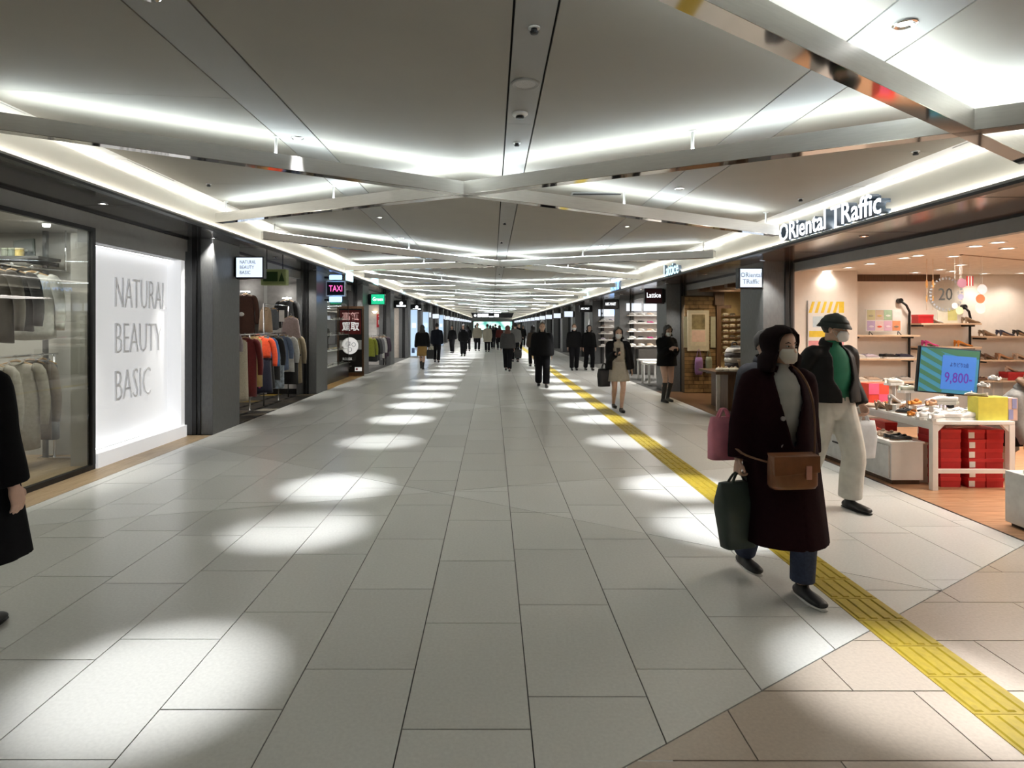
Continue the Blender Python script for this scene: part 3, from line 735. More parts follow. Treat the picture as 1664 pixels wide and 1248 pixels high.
def on_shelf(bay, i, items):
    for q, (u, kind, col) in enumerate(items):
        pair(kind, col, px(u), 10.80, SZ[bay, i], random.uniform(-.12,.12), f'{ordn(q)} from left on the {["top","second","third"][i]} {bay} shelf', f'shoes on the {bay} shelves')
on_shelf('left', 1, [(1399,'sneaker','white'),(1419,'sneaker','lilac'),(1450,'sneaker','black'),(1476,'sneaker','navy')])
on_shelf('left', 2, [(1400,'sneaker','cream'),(1424,'sneaker','beige'),(1449,'flat','white'),(1476,'sneaker','silver')])
on_shelf('middle', 0, [(1524,'pump','silver'),(1586,'pump','taupe')])
on_shelf('middle', 1, [(1519,'pump','pink'),(1573,'pump','orange')])
on_shelf('right', 0, [(1612,'pump','taupe'),(1641,'pump','navy'),(1668,'pump','black')])
on_shelf('right', 1, [(1613,'pump','brown'),(1640,'pump','tan'),(1668,'pump','beige')])
on_shelf('right', 2, [(1599,'flat','brown'),(1617,'flat','tan'),(1635,'flat','beige')])
def red_box(x, y, z, rz, sx, sy, sz, lab, grp=None, badge=True):
    t = thing('shoe_box', lab, 'box', (x, y, z), rz, grp)
    obj('body', MB().box(-sx/2, sx/2, -sy/2, sy/2, 0, sz-.028), M_RED, t)
    obj('lid', MB().box(-sx/2-.004, sx/2+.004, -sy/2-.004, sy/2+.004, sz-.034, sz), M_REDL, t, bevel=.002)
    if badge: obj('size_label', MB().box(-sx/2+.004, -sx/2+.062, -sy/2-.006, -sy/2-.003, .012, .072), M_LABEL, t)
red_box(px(1504), 10.78, SZ['middle',0], 0, .26, .18, .15, 'red box standing on the top middle wall shelf beside silver pumps', badge=False)
red_box(px(1662), 10.80, SZ['right',2], 0, .50, .2, .14, 'wide red box on the third right wall shelf behind the seated person', badge=False)
shoe('pump','beige', px(1652), 10.8, SZ['right',2]+.14, .1, 'beige high-heeled pump on top of the wide red box on wall shelf')
# small display card on the top middle shelf
t = thing('display_card', 'pale yellow and white card standing on the top middle wall shelf', 'card', (px(1550), 10.82, SZ['middle',0]))
obj('card', MB().box(-.20,.16,-.006,.006,0,.22), mat('card_cream', (.80,.78,.66), .6), t); obj('yellow_patch', MB().box(-.02,.14,-.009,-.006,.05,.24), mat('card_yellow', (.72,.72,.30), .6), t)
# poster of eight coloured squares
t = thing('square_poster', 'white poster with eight coloured shoe squares on the top left shelf', 'poster', (px(1441.5), 10.80, SZ['left',0]))
hw = .315
obj('board', MB().box(-hw, hw, -.012, .0, .06, .45), M_WHITE, t)
for i, c in enumerate([(.62,.62,.38),(.62,.52,.42),(.42,.60,.42),(.85,.83,.82),(.50,.40,.62),(.80,.62,.62),(.70,.45,.60),(.80,.32,.16)]):
    x0 = -hw+.02+.148*(i%4); z0 = .265-.19*(i//4)
    obj('picture_square', MB().box(x0, x0+.14, -.016, -.012, z0, z0+.17), mat(f'square_{"abcdefgh"[i]}_tone', c, .6), t)
    if i != 3: obj('printed_shoe', MB().ball((x0+.07,-.0165,z0+.07), .045, .002, .018, 10, 5), mat('print_'+'abcdefgh'[i]+'_tone', [(.4,.4,.3),(.7,.5,.2),(.85,.9,.85),(1,1,1),(.8,.75,.85),(.75,.1,.05),(.85,.7,.8),(.25,.2,.15)][i], .6), t)
obj('easel_foot', MB().tube([(-.28,-.05,0),(-.25,0,.07),(-.22,-.05,0)], .009, 6).tube([(.22,-.05,0),(.25,0,.07),(.28,-.05,0)], .009, 6), M_BLACK, t)
# yellow striped poster on the nearer wall piece
t = thing('striped_poster', 'yellow and white striped poster on the shoe shop wall behind bucket hat', 'poster', (5.51, 10.17, 1.05))
obj('board', MB().box(-.30,.30,-.012,.012,0,1.0), M_WHITE, t)
my = mat('poster_yellow', (.85,.62,.06), .6)
for (z0, z1) in ((.80,.985),):
    for k in range(6):
        x = -.29+.10*k; obj('stripe', MB().hull8([(x,-.014,z0),(x+.05,-.014,z0),(x+.05,-.012,z0),(x,-.012,z0)],[(x-.0+.06,-.014,z1),(x+.055+.05,-.014,z1),(x+.105,-.012,z1),(x+.06,-.012,z1)]) if x+.105 < .31 else MB().box(x,.295,-.014,-.012,z0,z1), my, t)
obj('blue_print', MB().box(-.22,.10,-.014,-.012,.56,.74), mat('poster_blue', (.55,.68,.75), .6), t)
obj('yellow_print', MB().box(-.28,.28,-.014,-.012,.40,.50), my, t); obj('pink_print', MB().box(-.29,.29,-.014,-.012,.02,.34), mat('poster_pink', (.80,.36,.38), .6), t)
# ---- white display table
TX0, TX1, TY0, TY1, TZ = 4.38, 5.20, 6.12, 7.45, .69
t = thing('display_table', 'white framed display table of shoes at the shop edge', 'table', ((TX0+TX1)/2, (TY0+TY1)/2, 0)); cx, cy = (TX0+TX1)/2, (TY0+TY1)/2; hx, hy = (TX1-TX0)/2, (TY1-TY0)/2
obj('tabletop', MB().box(-hx, hx, -hy, hy, TZ-.035, TZ), M_TABLE, t, bevel=.004)
for sx in (-1, 1):
    for sy in (-1, 1):
        x, y = sx*(hx-.028), sy*(hy-.028); obj('leg', MB().box(x-.028,x+.028,y-.028,y+.028,0,TZ-.035), M_TABLE, t, bevel=.003)
        obj('corner_brace', MB().prism([(0,0),(.07,0),(0,-.07)][::-1], -.02, .02).xf(Matrix.Translation((x-sx*.028, y, TZ-.035)) @ Matrix.Scale(-sx,4,(1,0,0)) @ Matrix.Rotation(pi/2,4,'X')), M_TABLE, t)
for sy in (-1, 1): obj('rail', MB().box(-hx+.056, hx-.056, sy*(hy-.028)-.018, sy*(hy-.028)+.018, .17, .21), M_TABLE, t)
obj('apron', MB().box(-hx+.02, -hx+.04, -hy+.056, hy-.056, TZ-.09, TZ-.035), M_TABLE, t)
# red boxes stacked below
cols_ = [(4.66,6.42,.20,.33),(4.905,6.40,.17,.33),(5.09,6.40,.17,.33)]
for ci, (x, y, sx, sy) in enumerate(cols_):
    for r in range(6):
        red_box(x+random.uniform(-.004,.004), y+random.uniform(-.006,.006), .098*r, random.uniform(-.015,.015), sx, sy, .098,
                f'red shoe box under the white table, {["left","middle","right"][ci]} stack, {["lowest","second from bottom","third from bottom","third from top","second from top","topmost"][r]}', 'red shoe boxes under the table', badge=(ci == 1))
t = thing('tissue_pile', 'pink and white folded tissue on top of the red boxes under table', 'paper', (4.80, 6.42, .588))
obj('sheet', MB().box(-.14,.16,-.10,.10,0,.022), mat('tissue_pink', (.85,.52,.50), .7), t, bevel=.006); obj('upper_sheet', MB().box(-.05,.22,-.08,.12,.022,.034), M_LABEL, t, bevel=.005)
# ---- shoes on the table: rows across, each pair with its own place
tab = [('sneaker','white'),('sneaker','white'),('sneaker','lilac'),('flat','tan'),('sneaker','black'),('sneaker','white'),('sneaker','white'),('flat','orange'),('flat','black'),('pump','taupe'),('flat','tan'),('sneaker','white'),('sneaker','cream'),('flat','beige'),('flat','silver'),('sneaker','white'),('flat','orange')]
spots = [(4.44,6.24,.5),(4.72,6.63,2.9),(4.90,6.86,2.7),(4.52,6.36,.7),(5.10,6.55,1.9),(4.62,6.27,2.9),(4.84,6.30,3.3),(4.50,6.50,.75),(4.56,6.72,2.4),(4.47,6.98,.6),(4.62,7.02,.9),(4.76,6.47,2.8),(4.94,6.52,2.6),(4.46,7.22,2.7),(4.63,7.25,2.8),(4.80,7.10,.4),(4.80,7.30,.3)]
plc = ['nearest left corner','middle of second row','right of monitor foot','left of front middle','behind the yellow box','front left','front middle','left edge behind white sneakers','left side, third row','left edge, fourth row','centre, fourth row','centre, second row','right of centre, second row','far left corner','far centre','behind the monitor','far right of centre']
for (k, c), (x, y, r), pl in zip(tab, spots, plc): pair(k, c, x, y, TZ, r, f'on white table, {pl}', 'shoes on the white table', .11)
# small shoe stands with tilted shoes
def stand(x, y, z, kind, col, lab, h=.12, rz=.7):
    t = thing('shoe_stand', f'clear stand under the {col} shoe {lab}', 'stand', (x, y, z), rz)
    obj('foot', MB().box(-.05,.05,-.03,.03,0,.006), M_WHITE, t); obj('stem', MB().box(-.006,.006,-.02,.02,.006,h), M_WHITE, t); obj('plate', MB().box(-.10,.10,-.035,.035,h,h+.005), M_WHITE, t)
    shoe(kind, col, x, y, z+h+.005, rz, f'{col} shoe raised on a stand {lab}')
stand(4.53, 6.60, TZ, 'flat', 'orange', 'at table left, nearest', .10, .6)
stand(4.72, 6.44, TZ, 'sneaker', 'white', 'at table middle', .13, 2.7)
stand(4.58, 6.42, TZ, 'flat', 'tan', 'at table left of middle', .12, .7)
stand(4.80, 6.60, TZ, 'sneaker', 'lilac', 'just left of the monitor foot', .11, 2.5)
stand(4.47, 6.84, TZ, 'pump', 'silver', 'at table left, second', .08, .6)
stand(4.66, 6.90, TZ, 'sneaker', 'sage', 'left of the monitor', .20, .3)
stand(4.66, 7.14, TZ, 'sneaker', 'cream', 'left of the monitor, farther', .26, .3)
# red and pink checked cube on the table
t = thing('checked_box', 'red and pink checked cube on the table left of monitor', 'box', (4.62, 7.40, TZ), .1)
obj('body', MB().box(-.13,.13,-.04,.10,0,.26), mat('cube_red', (.78,.06,.03), .5), t, bevel=.003)
for i, (a, b) in enumerate(((0,1),(1,0))): obj('pink_square', MB().box(-.13+.13*a,.0+.13*a,-.043,-.04,.0+.13*b,.13+.13*b), mat('cube_pink', (.85,.10,.20), .5), t)
# ---- monitor
t = thing('monitor', 'tilted flat monitor showing 9,800 price on blue, on white table', 'monitor', (4.955, 6.74, TZ), -.10)
M_SCB = emi('screen_blue', (.035,.135,.42), .55); M_SCG = emi('screen_green', (.03,.11,.06), .5); M_SCT = emi('screen_teal', (.03,.16,.24), .5); M_SCI = emi('screen_purple', (.10,.02,.30), .35); M_SCN = emi('screen_navy', (.02,.035,.16), .4)
R3 = Matrix.Translation((.04,0,.455)) @ Matrix.Rotation(radians(4.5),4,'Y')
rot = lambda mb: mb.xf(R3)
obj('body', rot(MB().box(-.315,.315,0,.045,-.255,.255)), M_BLACK, t, bevel=.006)
scr = obj('screen', rot(MB().box(-.30,.30,-.004,.002,-.24,.24)), M_SCT, t)
st = MB()
for k in range(7):
    z = -.30+.10*k; p = [(-.298,z+.06),(-.06,z-.06),(-.06,z-.01),(-.298,z+.11)]; p = clip(clip(p,0,1,-.238,1),0,1,.238,-1)
    if len(p) > 2: st.prism(p, 0, .0015)
st.prism([(-.06,.20),(.16,.15),(.30,.15),(.30,.238),(-.20,.238)], 0, .0015)
obj('green_stripes', st.xf(R3 @ Matrix.Translation((0,-.004,0)) @ Matrix.Rotation(pi/2,4,'X')), M_SCG, scr)
obj('blue_panel', rot(MB().box(-.075,.27,-.007,-.004,-.20,.17)), M_SCB, scr)
for body, w_, h_, z, ink in (('よりどり2点', .19, .05, .075, M_SCN), ('9,800-', .28, .13, -.075, M_SCI)):
    o = text('price_lettering', body, ink, scr, R3 @ Vector((.10,-.009,z)), '-Y', w_, h_, .001, offset=.004); o.rotation_euler = (pi/2, radians(4.5), 0)
obj('stand', MB().box(.06,.12,.045,.075,.05,.45).box(.065,.115,.03,.05,.0,.20), M_BLACK, t); obj('foot', MB().box(-.04,.22,-.06,.16,0,.012), M_BLACK, t)
# ---- yellow box with checked side, clear boxes with white sandals on top
t = thing('yellow_box', 'yellow display box with blue and tan checked side on the table', 'box', (5.03, 6.25, TZ))
obj('body', MB().box(-.15,.15,-.07,.07,0,.235), mat('box_yellow', (.72,.66,.10), .5), t, bevel=.003)
mp_, mb_ = mat('box_tan', (.66,.46,.38), .6), mat('box_blue', (.30,.32,.55), .6)
obj('side_box', MB().box(.152,.245,-.07,.07,0,.225), mp_, t)
for (a, b) in ((.19,.12),(.155,.01)): obj('blue_square', MB().box(a,a+.045,-.073,-.07,b,b+.10), mb_, t)
M_ACR = glass_mat('clear_acrylic', (.93,.94,.95), .05)
for i, (x, h) in enumerate(((4.99,.09),(5.10,.16))):
    t = thing('acrylic_riser', f'clear acrylic riser on the yellow box carrying a white sandal, {["lower left","taller right"][i]} one', 'riser', (x, 6.26, TZ+.236))
    obj('panel', MB().box(-.055,.055,-.05,.05,h-.006,h), M_ACR, t); obj('side', MB().box(-.055,-.049,-.05,.05,0,h-.006), M_ACR, t); obj('side', MB().box(.049,.055,-.05,.05,0,h-.006), M_ACR, t)
    shoe('flat','white', x, 6.25, TZ+.236+h, 1.2, f'white sandal on the {["lower left","taller right"][i]} clear riser', .9)
shoe('flat','cream', 4.93, 6.27, TZ+.236, 2.2, 'cream sandal lying on the left end of the yellow box', .8)
# ---- low white drawer cabinet
CX0, CX1, CY0, CY1, CZ = 4.10, 4.44, 6.34, 8.3, .43
t = thing('drawer_cabinet', 'low white drawer cabinet with shoes on top along shop edge', 'cabinet', (4.27, 7.32, 0))
obj('body', MB().box(-.16,.17,-.98,.98,.05,CZ), M_TABLE, t, bevel=.004); obj('plinth', MB().box(-.13,.15,-.95,.95,0,.05), M_BROWN, t)
obj('top_board', MB().box(-.18,.18,-.99,.99,CZ,CZ+.02), M_TABLE, t, bevel=.003)
for k in range(3):
    d = obj('drawer', MB().box(-.178,-.162,-.965+.65*k,-.33+.65*k,.07,.40), mat('drawer_grey', (.60,.60,.59), .45), t, bevel=.002)
    obj('handle', MB().box(-.190,-.178,-.70+.65*k,-.58+.65*k,.245,.262), M_BLACK, d)
for k, (kind, c, y, r, w_) in enumerate((('flat','black',6.48,.15,'at the near end'),('flat','beige',6.70,.2,'second from the near end'),('flat','red',6.98,.2,'third from the near end'),('pump','black',7.22,.3,'fourth from near end'),('flat','orange',7.48,.3,'fifth from near end'),('sneaker','white',7.75,.2,'near the far end'))):
    pair(kind, c, 4.27, y, CZ+.02, r, f'on the low drawer cabinet, {w_}', 'shoes on the low cabinet', .09)
t = thing('beige_block', 'beige display block between the drawer cabinet and the table', 'block', (4.52, 6.74, 0))
obj('body', MB().box(-.06,.10,-.30,.5,0,.40), M_BEIGE, t, bevel=.003); obj('top_board', MB().box(-.065,.105,-.305,.505,.40,.42), M_SHELF, t)
red_box(4.62, 7.28, .42, .0, .14, .3, .10, 'red shoe box on the beige block behind the table leg', badge=False)
# ---- white low plinth in the foreground at the right edge
t = thing('display_plinth', 'pale grey low display plinth on the wood floor, cropped by right edge', 'plinth', (4.58, 4.62, 0))
obj('body', MB().box(-.34,.34,-.47,.47,.03,.45), mat('plinth_grey', (.66,.67,.66), .5), t, bevel=.004); obj('kick', MB().box(-.31,.31,-.44,.44,0,.03), M_BLACK, t)
shoe('sneaker','white', 4.40, 5.0, .45, .6, 'white shoe on top of the pale grey low plinth')
# ---- round 20 sign and mobile of paper discs hung from the ceiling
t = thing('anniversary_disc', 'clear round hanging sign with a dark number 20 in shoe shop', 'sign', (at(1537,478,8.4).x, 8.4, 1.72)); R = .245; zc0 = 2.07-1.72
M_CLR = glass_mat('clear_disc', (.86,.88,.88), .1)
obj('disc', MB().lathe([(0,-.003),(R,-.003),(R,.003),(0,.003)], (0,0,zc0), 36, 'Y'), M_CLR, t)
tk = MB()
for k in range(30):
    a = 2*pi*k/30; p = MB().box(-.010,.010,-.006,-.0035,R-.045,R-.015); tk.add2(p.xf(Matrix.Translation((0,0,zc0)) @ Matrix.Rotation(a,4,'Y')))
obj('printed_ring', tk, M_INK, t)
text('number', '20', mat('ink_dark', (.05,.06,.06), .5), t, (-.01,-.006,zc0), '-Y', .19, .17, .001, offset=.004)
text('small_lettering', 'th', M_INK, t, (.165,-.006,zc0+.02), '-Y', .035, .05, .001)
obj('thread', MB().cyl((0,0,zc0+R),(0,0,2.55-1.72),.0015,n=5), M_WHITE, t)
dcol = [(1552,461,.062,(.42,.20,.28),'mauve'),(1551,483,.038,(.42,.42,.62),'lilac blue'),(1568.5,472,.062,(.72,.66,.72),'white striped'),(1567,487,.058,(.85,.16,.06),'orange'),(1567,502,.066,(.88,.74,.54),'cream'),(1546,497,.04,(.75,.75,.75),'pale grey'),(1550,505,.05,(.72,.74,.42),'pale green')]
for (u, v, r, c, nm) in dcol:
    p = at(u, v, 8.2); q = thing('paper_disc', f'{nm} paper disc of the hanging mobile in the shoe shop', 'decoration', (p.x, 8.2-.01*(u-1540), p.z), 0, 'paper discs of the hanging mobile')
    obj('disc', MB().lathe([(0,-.002),(r,-.002),(r,.002),(0,.002)], n=24, axis='Y'), mat('disc_'+nm.replace(' ','_'), c, .6), q); obj('thread', MB().cyl((0,0,r),(0,0,2.55-p.z),.0012,n=5), M_WHITE, q)
p = at(1576, 456, 8.2); q = thing('paper_flag', 'red and white striped paper flag above the hanging discs', 'decoration', (p.x, 8.2, p.z))
for k in range(5): obj('stripe', MB().box(-.045+.018*k,-.027+.018*k,-.002,.002,-.07,.06), M_RED if k%2 == 0 else M_WHITE, q)
obj('thread', MB().cyl((0,0,.06),(0,0,2.55-p.z),.0012,n=5), M_WHITE, q)
for i, u in enumerate((1506, 1516)):
    p = at(u, 466, 8.4); q = thing('hanging_tassel', f'thin brown tassel strand hanging left of the 20 sign, {["outer","inner"][i]} one', 'decoration', (p.x, 8.4, 1.85))
    obj('strand', MB().cyl((0,0,0),(0,0,.70),.003,n=5), M_SHELF, q); obj('bead', MB().ball((0,0,.36),.014,.014,.06).ball((0,0,.16),.010,.010,.05), mat('bead_brown', (.50,.22,.06), .5), q)
# ================================================================== LEFT SHOP WINDOW
M_GLASS = glass_mat('window_glass', (.90,.92,.90), 0., 1.6)
M_INT = mat('window_interior', (.50,.49,.45), .6, var=.03)
# threshold strip of pale wood along the left shop front
th = struct('trim_7', MB().box(GXL-.02, XL, -3.9, 9.22, -.006, -.002), M_DARK)
for k in range(3):
    y = -1.5+((k*3)%4)*.4
    while y < 9.2:
        y1 = min(y+1.6, 9.2); x0 = GXL-.02+.133*k; obj('plank', MB().box(x0+.001, x0+.132, y+.001, y1-.001, -.006, .001), M_WOODL, th); y = y1
# glass front: frame, pane
VY1 = 7.06
wd = struct('window_1', MB().box(GXL-.03, GXL+.03, -3.9, VY1, .0, .055), M_BLACK, bevel=.003)
obj('top_rail', MB().box(GXL-.03, GXL+.03, -3.9, VY1, 2.715, 2.76), M_BLACK, wd); obj('mullion', MB().box(GXL-.03, GXL+.03, VY1-.055, VY1, .055, 2.715), M_BLACK, wd)
obj('pane', MB().box(GXL-.006, GXL+.006, -3.9, VY1-.055, .055, 2.715), M_GLASS, wd)
# display interior
inn = struct('floor', MB().box(-8.9, GXL-.03, -3.9, 7.7, -.006, .02), M_DARK)
for k in range(20):
    x1 = GXL-.035-.16*k; obj('plank', MB().box(x1-.158, x1, 3.0, 7.7, .018, .026), M_WOODL, inn)
struct('partition', MB().box(-8.9, -4.83, 7.70, 7.80, 0, 2.8), M_INT)
struct('partition', MB().box(-8.0, -7.9, -3.9, 7.70, 0, 2.8), M_INT)
lamp_area('window_light', (-5.9, 6.2, 2.76), 1.6, 1.6, 30., (1,.97,.9))
t = thing('track_light', 'small white spotlight on the ceiling inside the glass shop window', 'spotlight', (-5.0, 6.9, 2.80))
obj('lens', MB().lathe([(0,-.05),(.035,-.05),(.04,-.02),(0,-.02)], n=14), M_LAMP, t); obj('body', MB().cyl((0,0,-.02),(0,0,0),.04), M_WHITE, t)
# steel post, shelf, picture, jars
px_ = -.726*7.55
t = thing('display_post', 'grey steel post carrying the dark shelf inside the shop window', 'post', (px_, 7.55, .026)); obj('pole', MB().box(-.022,.022,-.022,.022,0,2.774), mat('steel_grey', (.20,.20,.20), .4, metal=.5), t); obj('foot', MB().box(-.06,.06,-.06,.06,0,.01), M_BLACK, t)
t = thing('display_shelf', 'dark display shelf with jars behind the window glass', 'shelf', (-5.95, 7.35, 2.42)); obj('board', MB().box(-.60,.66,-.18,.20,0,.035), mat('shelf_dark', (.05,.05,.048), .4), t, bevel=.003); obj('bracket', MB().box(-.1,-.07,-.15,.35,-.05,0).box(.5,.53,-.15,.35,-.05,0), M_BLACK, t)
t = thing('dark_picture', 'dark green framed picture leaning on the display shelf', 'picture', (at(34,372,7.3).x, 7.36, 2.455)); t.rotation_euler = (-.12, -.12, 0)
obj('frame', MB().box(-.125,.125,-.012,.012,0,.22), mat('picture_green', (.05,.065,.055), .5), t, bevel=.003); obj('picture', MB().box(-.105,.105,-.014,-.012,.02,.20), mat('picture_dark', (.04,.05,.045), .35), t); obj('mark', MB().ball((.02,-.014,.08),.04,.002,.02,10,5), mat('picture_mark', (.16,.18,.16), .5), t)
for i, (u, c, lab) in enumerate(((10,(.20,.22,.17),'grey green jar on the display shelf, left of the yellow one'),(21,(.16,.19,.15),'slim dark green jar on the display shelf'),(32,(.52,.40,.12),'yellow jar with pale lid on the display shelf'))):
    t = thing('jar', lab, 'jar', (at(u,400,7.25).x, 7.25, 2.455)); obj('body', MB().lathe([(0,0),(.042,0),(.045,.01),(.045,.07),(.040,.08),(0,.08)], n=16), mat(f'jar_{"abc"[i]}_glaze', c, .35), t); obj('lid', MB().lathe([(0,.08),(.047,.08),(.047,.098),(0,.10)], n=16), mat(f'jar_lid_{"abc"[i]}_tone', [(.3,.33,.25),(.3,.33,.25),(.62,.55,.35)][i], .4), t)
# ---- hanging clothes
M_HANG = wood_mat('hanger_wood', (.42,.27,.13), (.55,.37,.2), .5, 4.)
CL = {}
def cloth(name, c, r=.85, var=.10, scale=30, bump=.25, **k):
    if name not in CL: CL[name] = mat('cloth_'+name, c, r, var=var, scale=scale, bump=bump, sheen=.2, **k)
    return CL[name]
GID = [0]
def garment(name, label, cat, x, y, ztop, length, width, m, rz=0., sleeves=.5, sm=None, flare=1.1, neck=.07, lower=None, split=.45, group=None, thick=.09, extra=None):
    """a garment on a hanger; hook at the origin, hanging down; width along local X"""
    GID[0] += 1; ph = GID[0]*1.7
    t = thing(name, label, cat, (x, y, ztop), rz, group)
    w2 = width/2
    def body(z0, z1, w0, w1, th0, th1, N=7, fold=.14):
        R = []
        for k in range(N+1):
            f = k/N; z = z0+(z1-z0)*f; w_ = w0+(w1-w0)*f; th = th0+(th1-th0)*min(1, f*1.6)
            R.append([(w_*cos(a)*(1+.03*sin(3*a+ph)*f), th*sin(a)*(1+fold*f*sin(5*a+ph+2*f)), z+.012*f*sin(2*a+ph)) for a in [2*pi*i/20 for i in range(20)]])
        return R
    shoulder = [[(w2*.25*cos(a), .02*sin(a), -.055) for a in [2*pi*i/20 for i in range(20)]], [(w2*.72*cos(a), .036*sin(a), -.085) for a in [2*pi*i/20 for i in range(20)]]]
    zl = -length*split if lower else -length
    R = shoulder+body(-.125, zl, w2*.93, w2*.93*(1.0 if lower else flare), thick*.6, thick)
    obj('body', MB().loft(R), m, t)
    if lower:
        obj('skirt', MB().loft(body(zl+.02, -length, w2*.86, w2*flare, thick*.8, thick*1.1, fold=.2)), lower, t)
    if sleeves:
        for s in (-1, 1):
            L = sleeves
            obj('sleeve', MB().tube([(s*(w2-.07),0,-.115),(s*(w2+.0),.0,-.165),(s*(w2+.055),-.01,-.17-L*.5),(s*(w2+.055),-.03,-.15-L)], [(.055,.045),(.065,.05),(.055,.042),(.045,.036)], 10, res=3), sm or m, t)
    obj('collar', MB().tube([(-neck,-.005,-.045),(-neck*.6,-.05,-.075),(0,-.06,-.10),(neck*.6,-.05,-.075),(neck,-.005,-.045),(0,.03,-.035),(-neck,-.005,-.045)], .012, 6), sm or m, t)
    hg = obj('hanger', MB().tube([(-w2*.85,0,-.10),(-w2*.3,0,-.055),(0,0,-.035),(w2*.3,0,-.055),(w2*.85,0,-.10)], [.010,.012,.014,.012,.010], 6, res=2), M_HANG, t)
    obj('hook', MB().tube([(0,0,-.035),(0,0,.0),(.016,0,.016),(.0,0,.034),(-.016,0,.022)], .0028, 5, res=2), M_CHROME, hg)
    if extra: extra(t)
    return t
def rail(label, x, y0, y1, z, posts, cat='rail', floor_z=0., to_ceiling=None):
    t = thing('clothes_rail', label, cat, (x, (y0+y1)/2, floor_z)); L = (y1-y0)/2; zz = z-floor_z
    obj('bar', MB().cyl((0,-L,zz),(0,L,zz),.012), M_CHROME, t)
    for k, yy in enumerate(posts):
        q = yy-(y0+y1)/2
        if to_ceiling: obj('drop_rod', MB().cyl((0,q,zz),(0,q,to_ceiling-floor_z),.009), M_CHROME, t)
        else:
            obj('post', MB().cyl((0,q,0),(0,q,zz),.014), M_CHROME, t); obj('foot', MB().box(-.20,.20,q-.018,q+.018,0,.022), M_CHROME, t)
    return t
rail('chrome clothes rail hung high behind the window glass', -5.2, 5.4, 7.55, 2.30, (5.5,7.5), to_ceiling=2.8)
rail('lower chrome clothes rail behind the window glass', -5.3, 5.4, 7.5, 1.30, (5.5,7.45), floor_z=.026)
garment('white_blouse','white patterned blouse on a wooden hanger behind the window glass','blouse', -5.2, 6.95, 2.288, .80, .48, cloth('blouse_white', (.62,.62,.58)), .2, .55)
garment('dark_jacket','dark taupe jacket hanging left of the white blouse behind glass','jacket', -5.2, 6.35, 2.288, .82, .46, cloth('dark_taupe', (.10,.085,.07)), .25, .55)
garment('black_shirt','black top hanging between dark jacket and white blouse','top', -5.2, 6.66, 2.288, .70, .42, cloth('black', (.015,.015,.016)), .2, .5)
garment('greige_coat','long greige coat on the lower rail in the shop window','coat', -5.3, 6.85, 1.288, 1.02, .46, cloth('greige', (.36,.32,.27)), .25, .6)
garment('taupe_coat','long pale taupe coat at the left on the lower window rail','coat', -5.3, 6.45, 1.288, 1.0, .46, cloth('pale_taupe', (.42,.38,.33)), .3, .6)
garment('brown_coat','brown grey coat behind the greige coat on lower rail','coat', -5.3, 7.06, 1.288, .95, .44, cloth('brown_grey', (.22,.18,.15)), .2, .6)
garment('grey_dress','narrow grey dress at the right end of lower window rail','dress', -5.3, 7.26, 1.288, .98, .34, cloth('mid_grey', (.20,.20,.20)), .15, 0)

# ================================================================== WHITE LIT LOGO WALL
M_LOGO = mat('logo_wall_white', (.84,.84,.85), .5, var=.01, emit=(.95,.97,1.0), estr=.21)  # backlit look: faint glow put into the wall and plinth colour to lift it
LX, LY0, LY1 = -4.76, 7.075, 9.12
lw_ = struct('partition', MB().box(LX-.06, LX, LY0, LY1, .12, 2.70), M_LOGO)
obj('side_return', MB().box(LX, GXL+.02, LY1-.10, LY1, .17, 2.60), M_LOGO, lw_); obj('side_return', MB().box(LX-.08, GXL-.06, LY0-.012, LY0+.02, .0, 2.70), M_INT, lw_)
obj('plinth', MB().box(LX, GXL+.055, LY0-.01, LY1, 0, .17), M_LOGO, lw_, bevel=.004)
obj('head_panel', MB().box(LX, GXL+.03, VY1, LY1, 2.60, 2.76), M_HEAD, lw_)
def strip_light(lab, x, z, y0, y1, up, s, rx=0):
    t = thing('light_strip', lab, 'light strip', (x, (y0+y1)/2, z)); L = (y1-y0)/2
    obj('lens', MB().box(-.010,.010,-L,L,0,.006), s, t); obj('channel', MB().box(-.014,.014,-L,L,-.008 if up else .006,0 if up else .014), M_WHITE, t)
M_STR = emi('logo_strip', (.96,.98,1.0), 2.5)
strip_light('bright light strip along the foot of the white logo wall', LX+.06, .178, LY0+.04, LY1-.12, True, M_STR)
strip_light('bright light strip along the top of the white logo wall', LX+.06, 2.586, LY0+.04, LY1-.12, False, M_STR)
M_LETG = mat('letter_pale', (.80,.80,.81), .35, var=.02, emit=(.95,.97,1.0), estr=.05)  # slight glow put into the letter colour so they keep up with the wall
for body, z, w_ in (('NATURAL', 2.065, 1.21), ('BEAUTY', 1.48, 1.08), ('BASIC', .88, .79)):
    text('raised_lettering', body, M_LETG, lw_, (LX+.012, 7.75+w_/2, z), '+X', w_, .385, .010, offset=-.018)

# ================================================================== OPEN CLOTHES SHOP (left, second)
M_PATT = mat('floor_dark_mosaic', (.03,.028,.022), .35, var=.3, scale=5)
sf = struct('floor', MB().box(-8.9, XL+.02, 10.2, 14.78, -.006, -.003), M_DARK)
cols = [mat('tile_black', (.02,.018,.015), .3), mat('tile_ochre', (.42,.28,.05), .35), mat('tile_umber', (.10,.075,.045), .3), mat('tile_cream', (.35,.32,.26), .35)]
rr = random.Random(3)
for i in range(14):
    for j in range(5):
        y = 10.22+.32*i; x1 = XL+.015-.42*j; k = rr.choice([0,0,0,1,2,2,3]) if (i+j)%2 else 0
        obj('floor_tile', MB().prism([(x1-.415,y+.0),(x1-.08,y+.002),(x1,y+.316),(x1-.33,y+.316)], -.004, .0005), cols[k], sf)
lamp_area('bay_light', (-5.6, 12.4, 2.76), 1.2, 2.4, SHOP_DIM, (1,.94,.86))
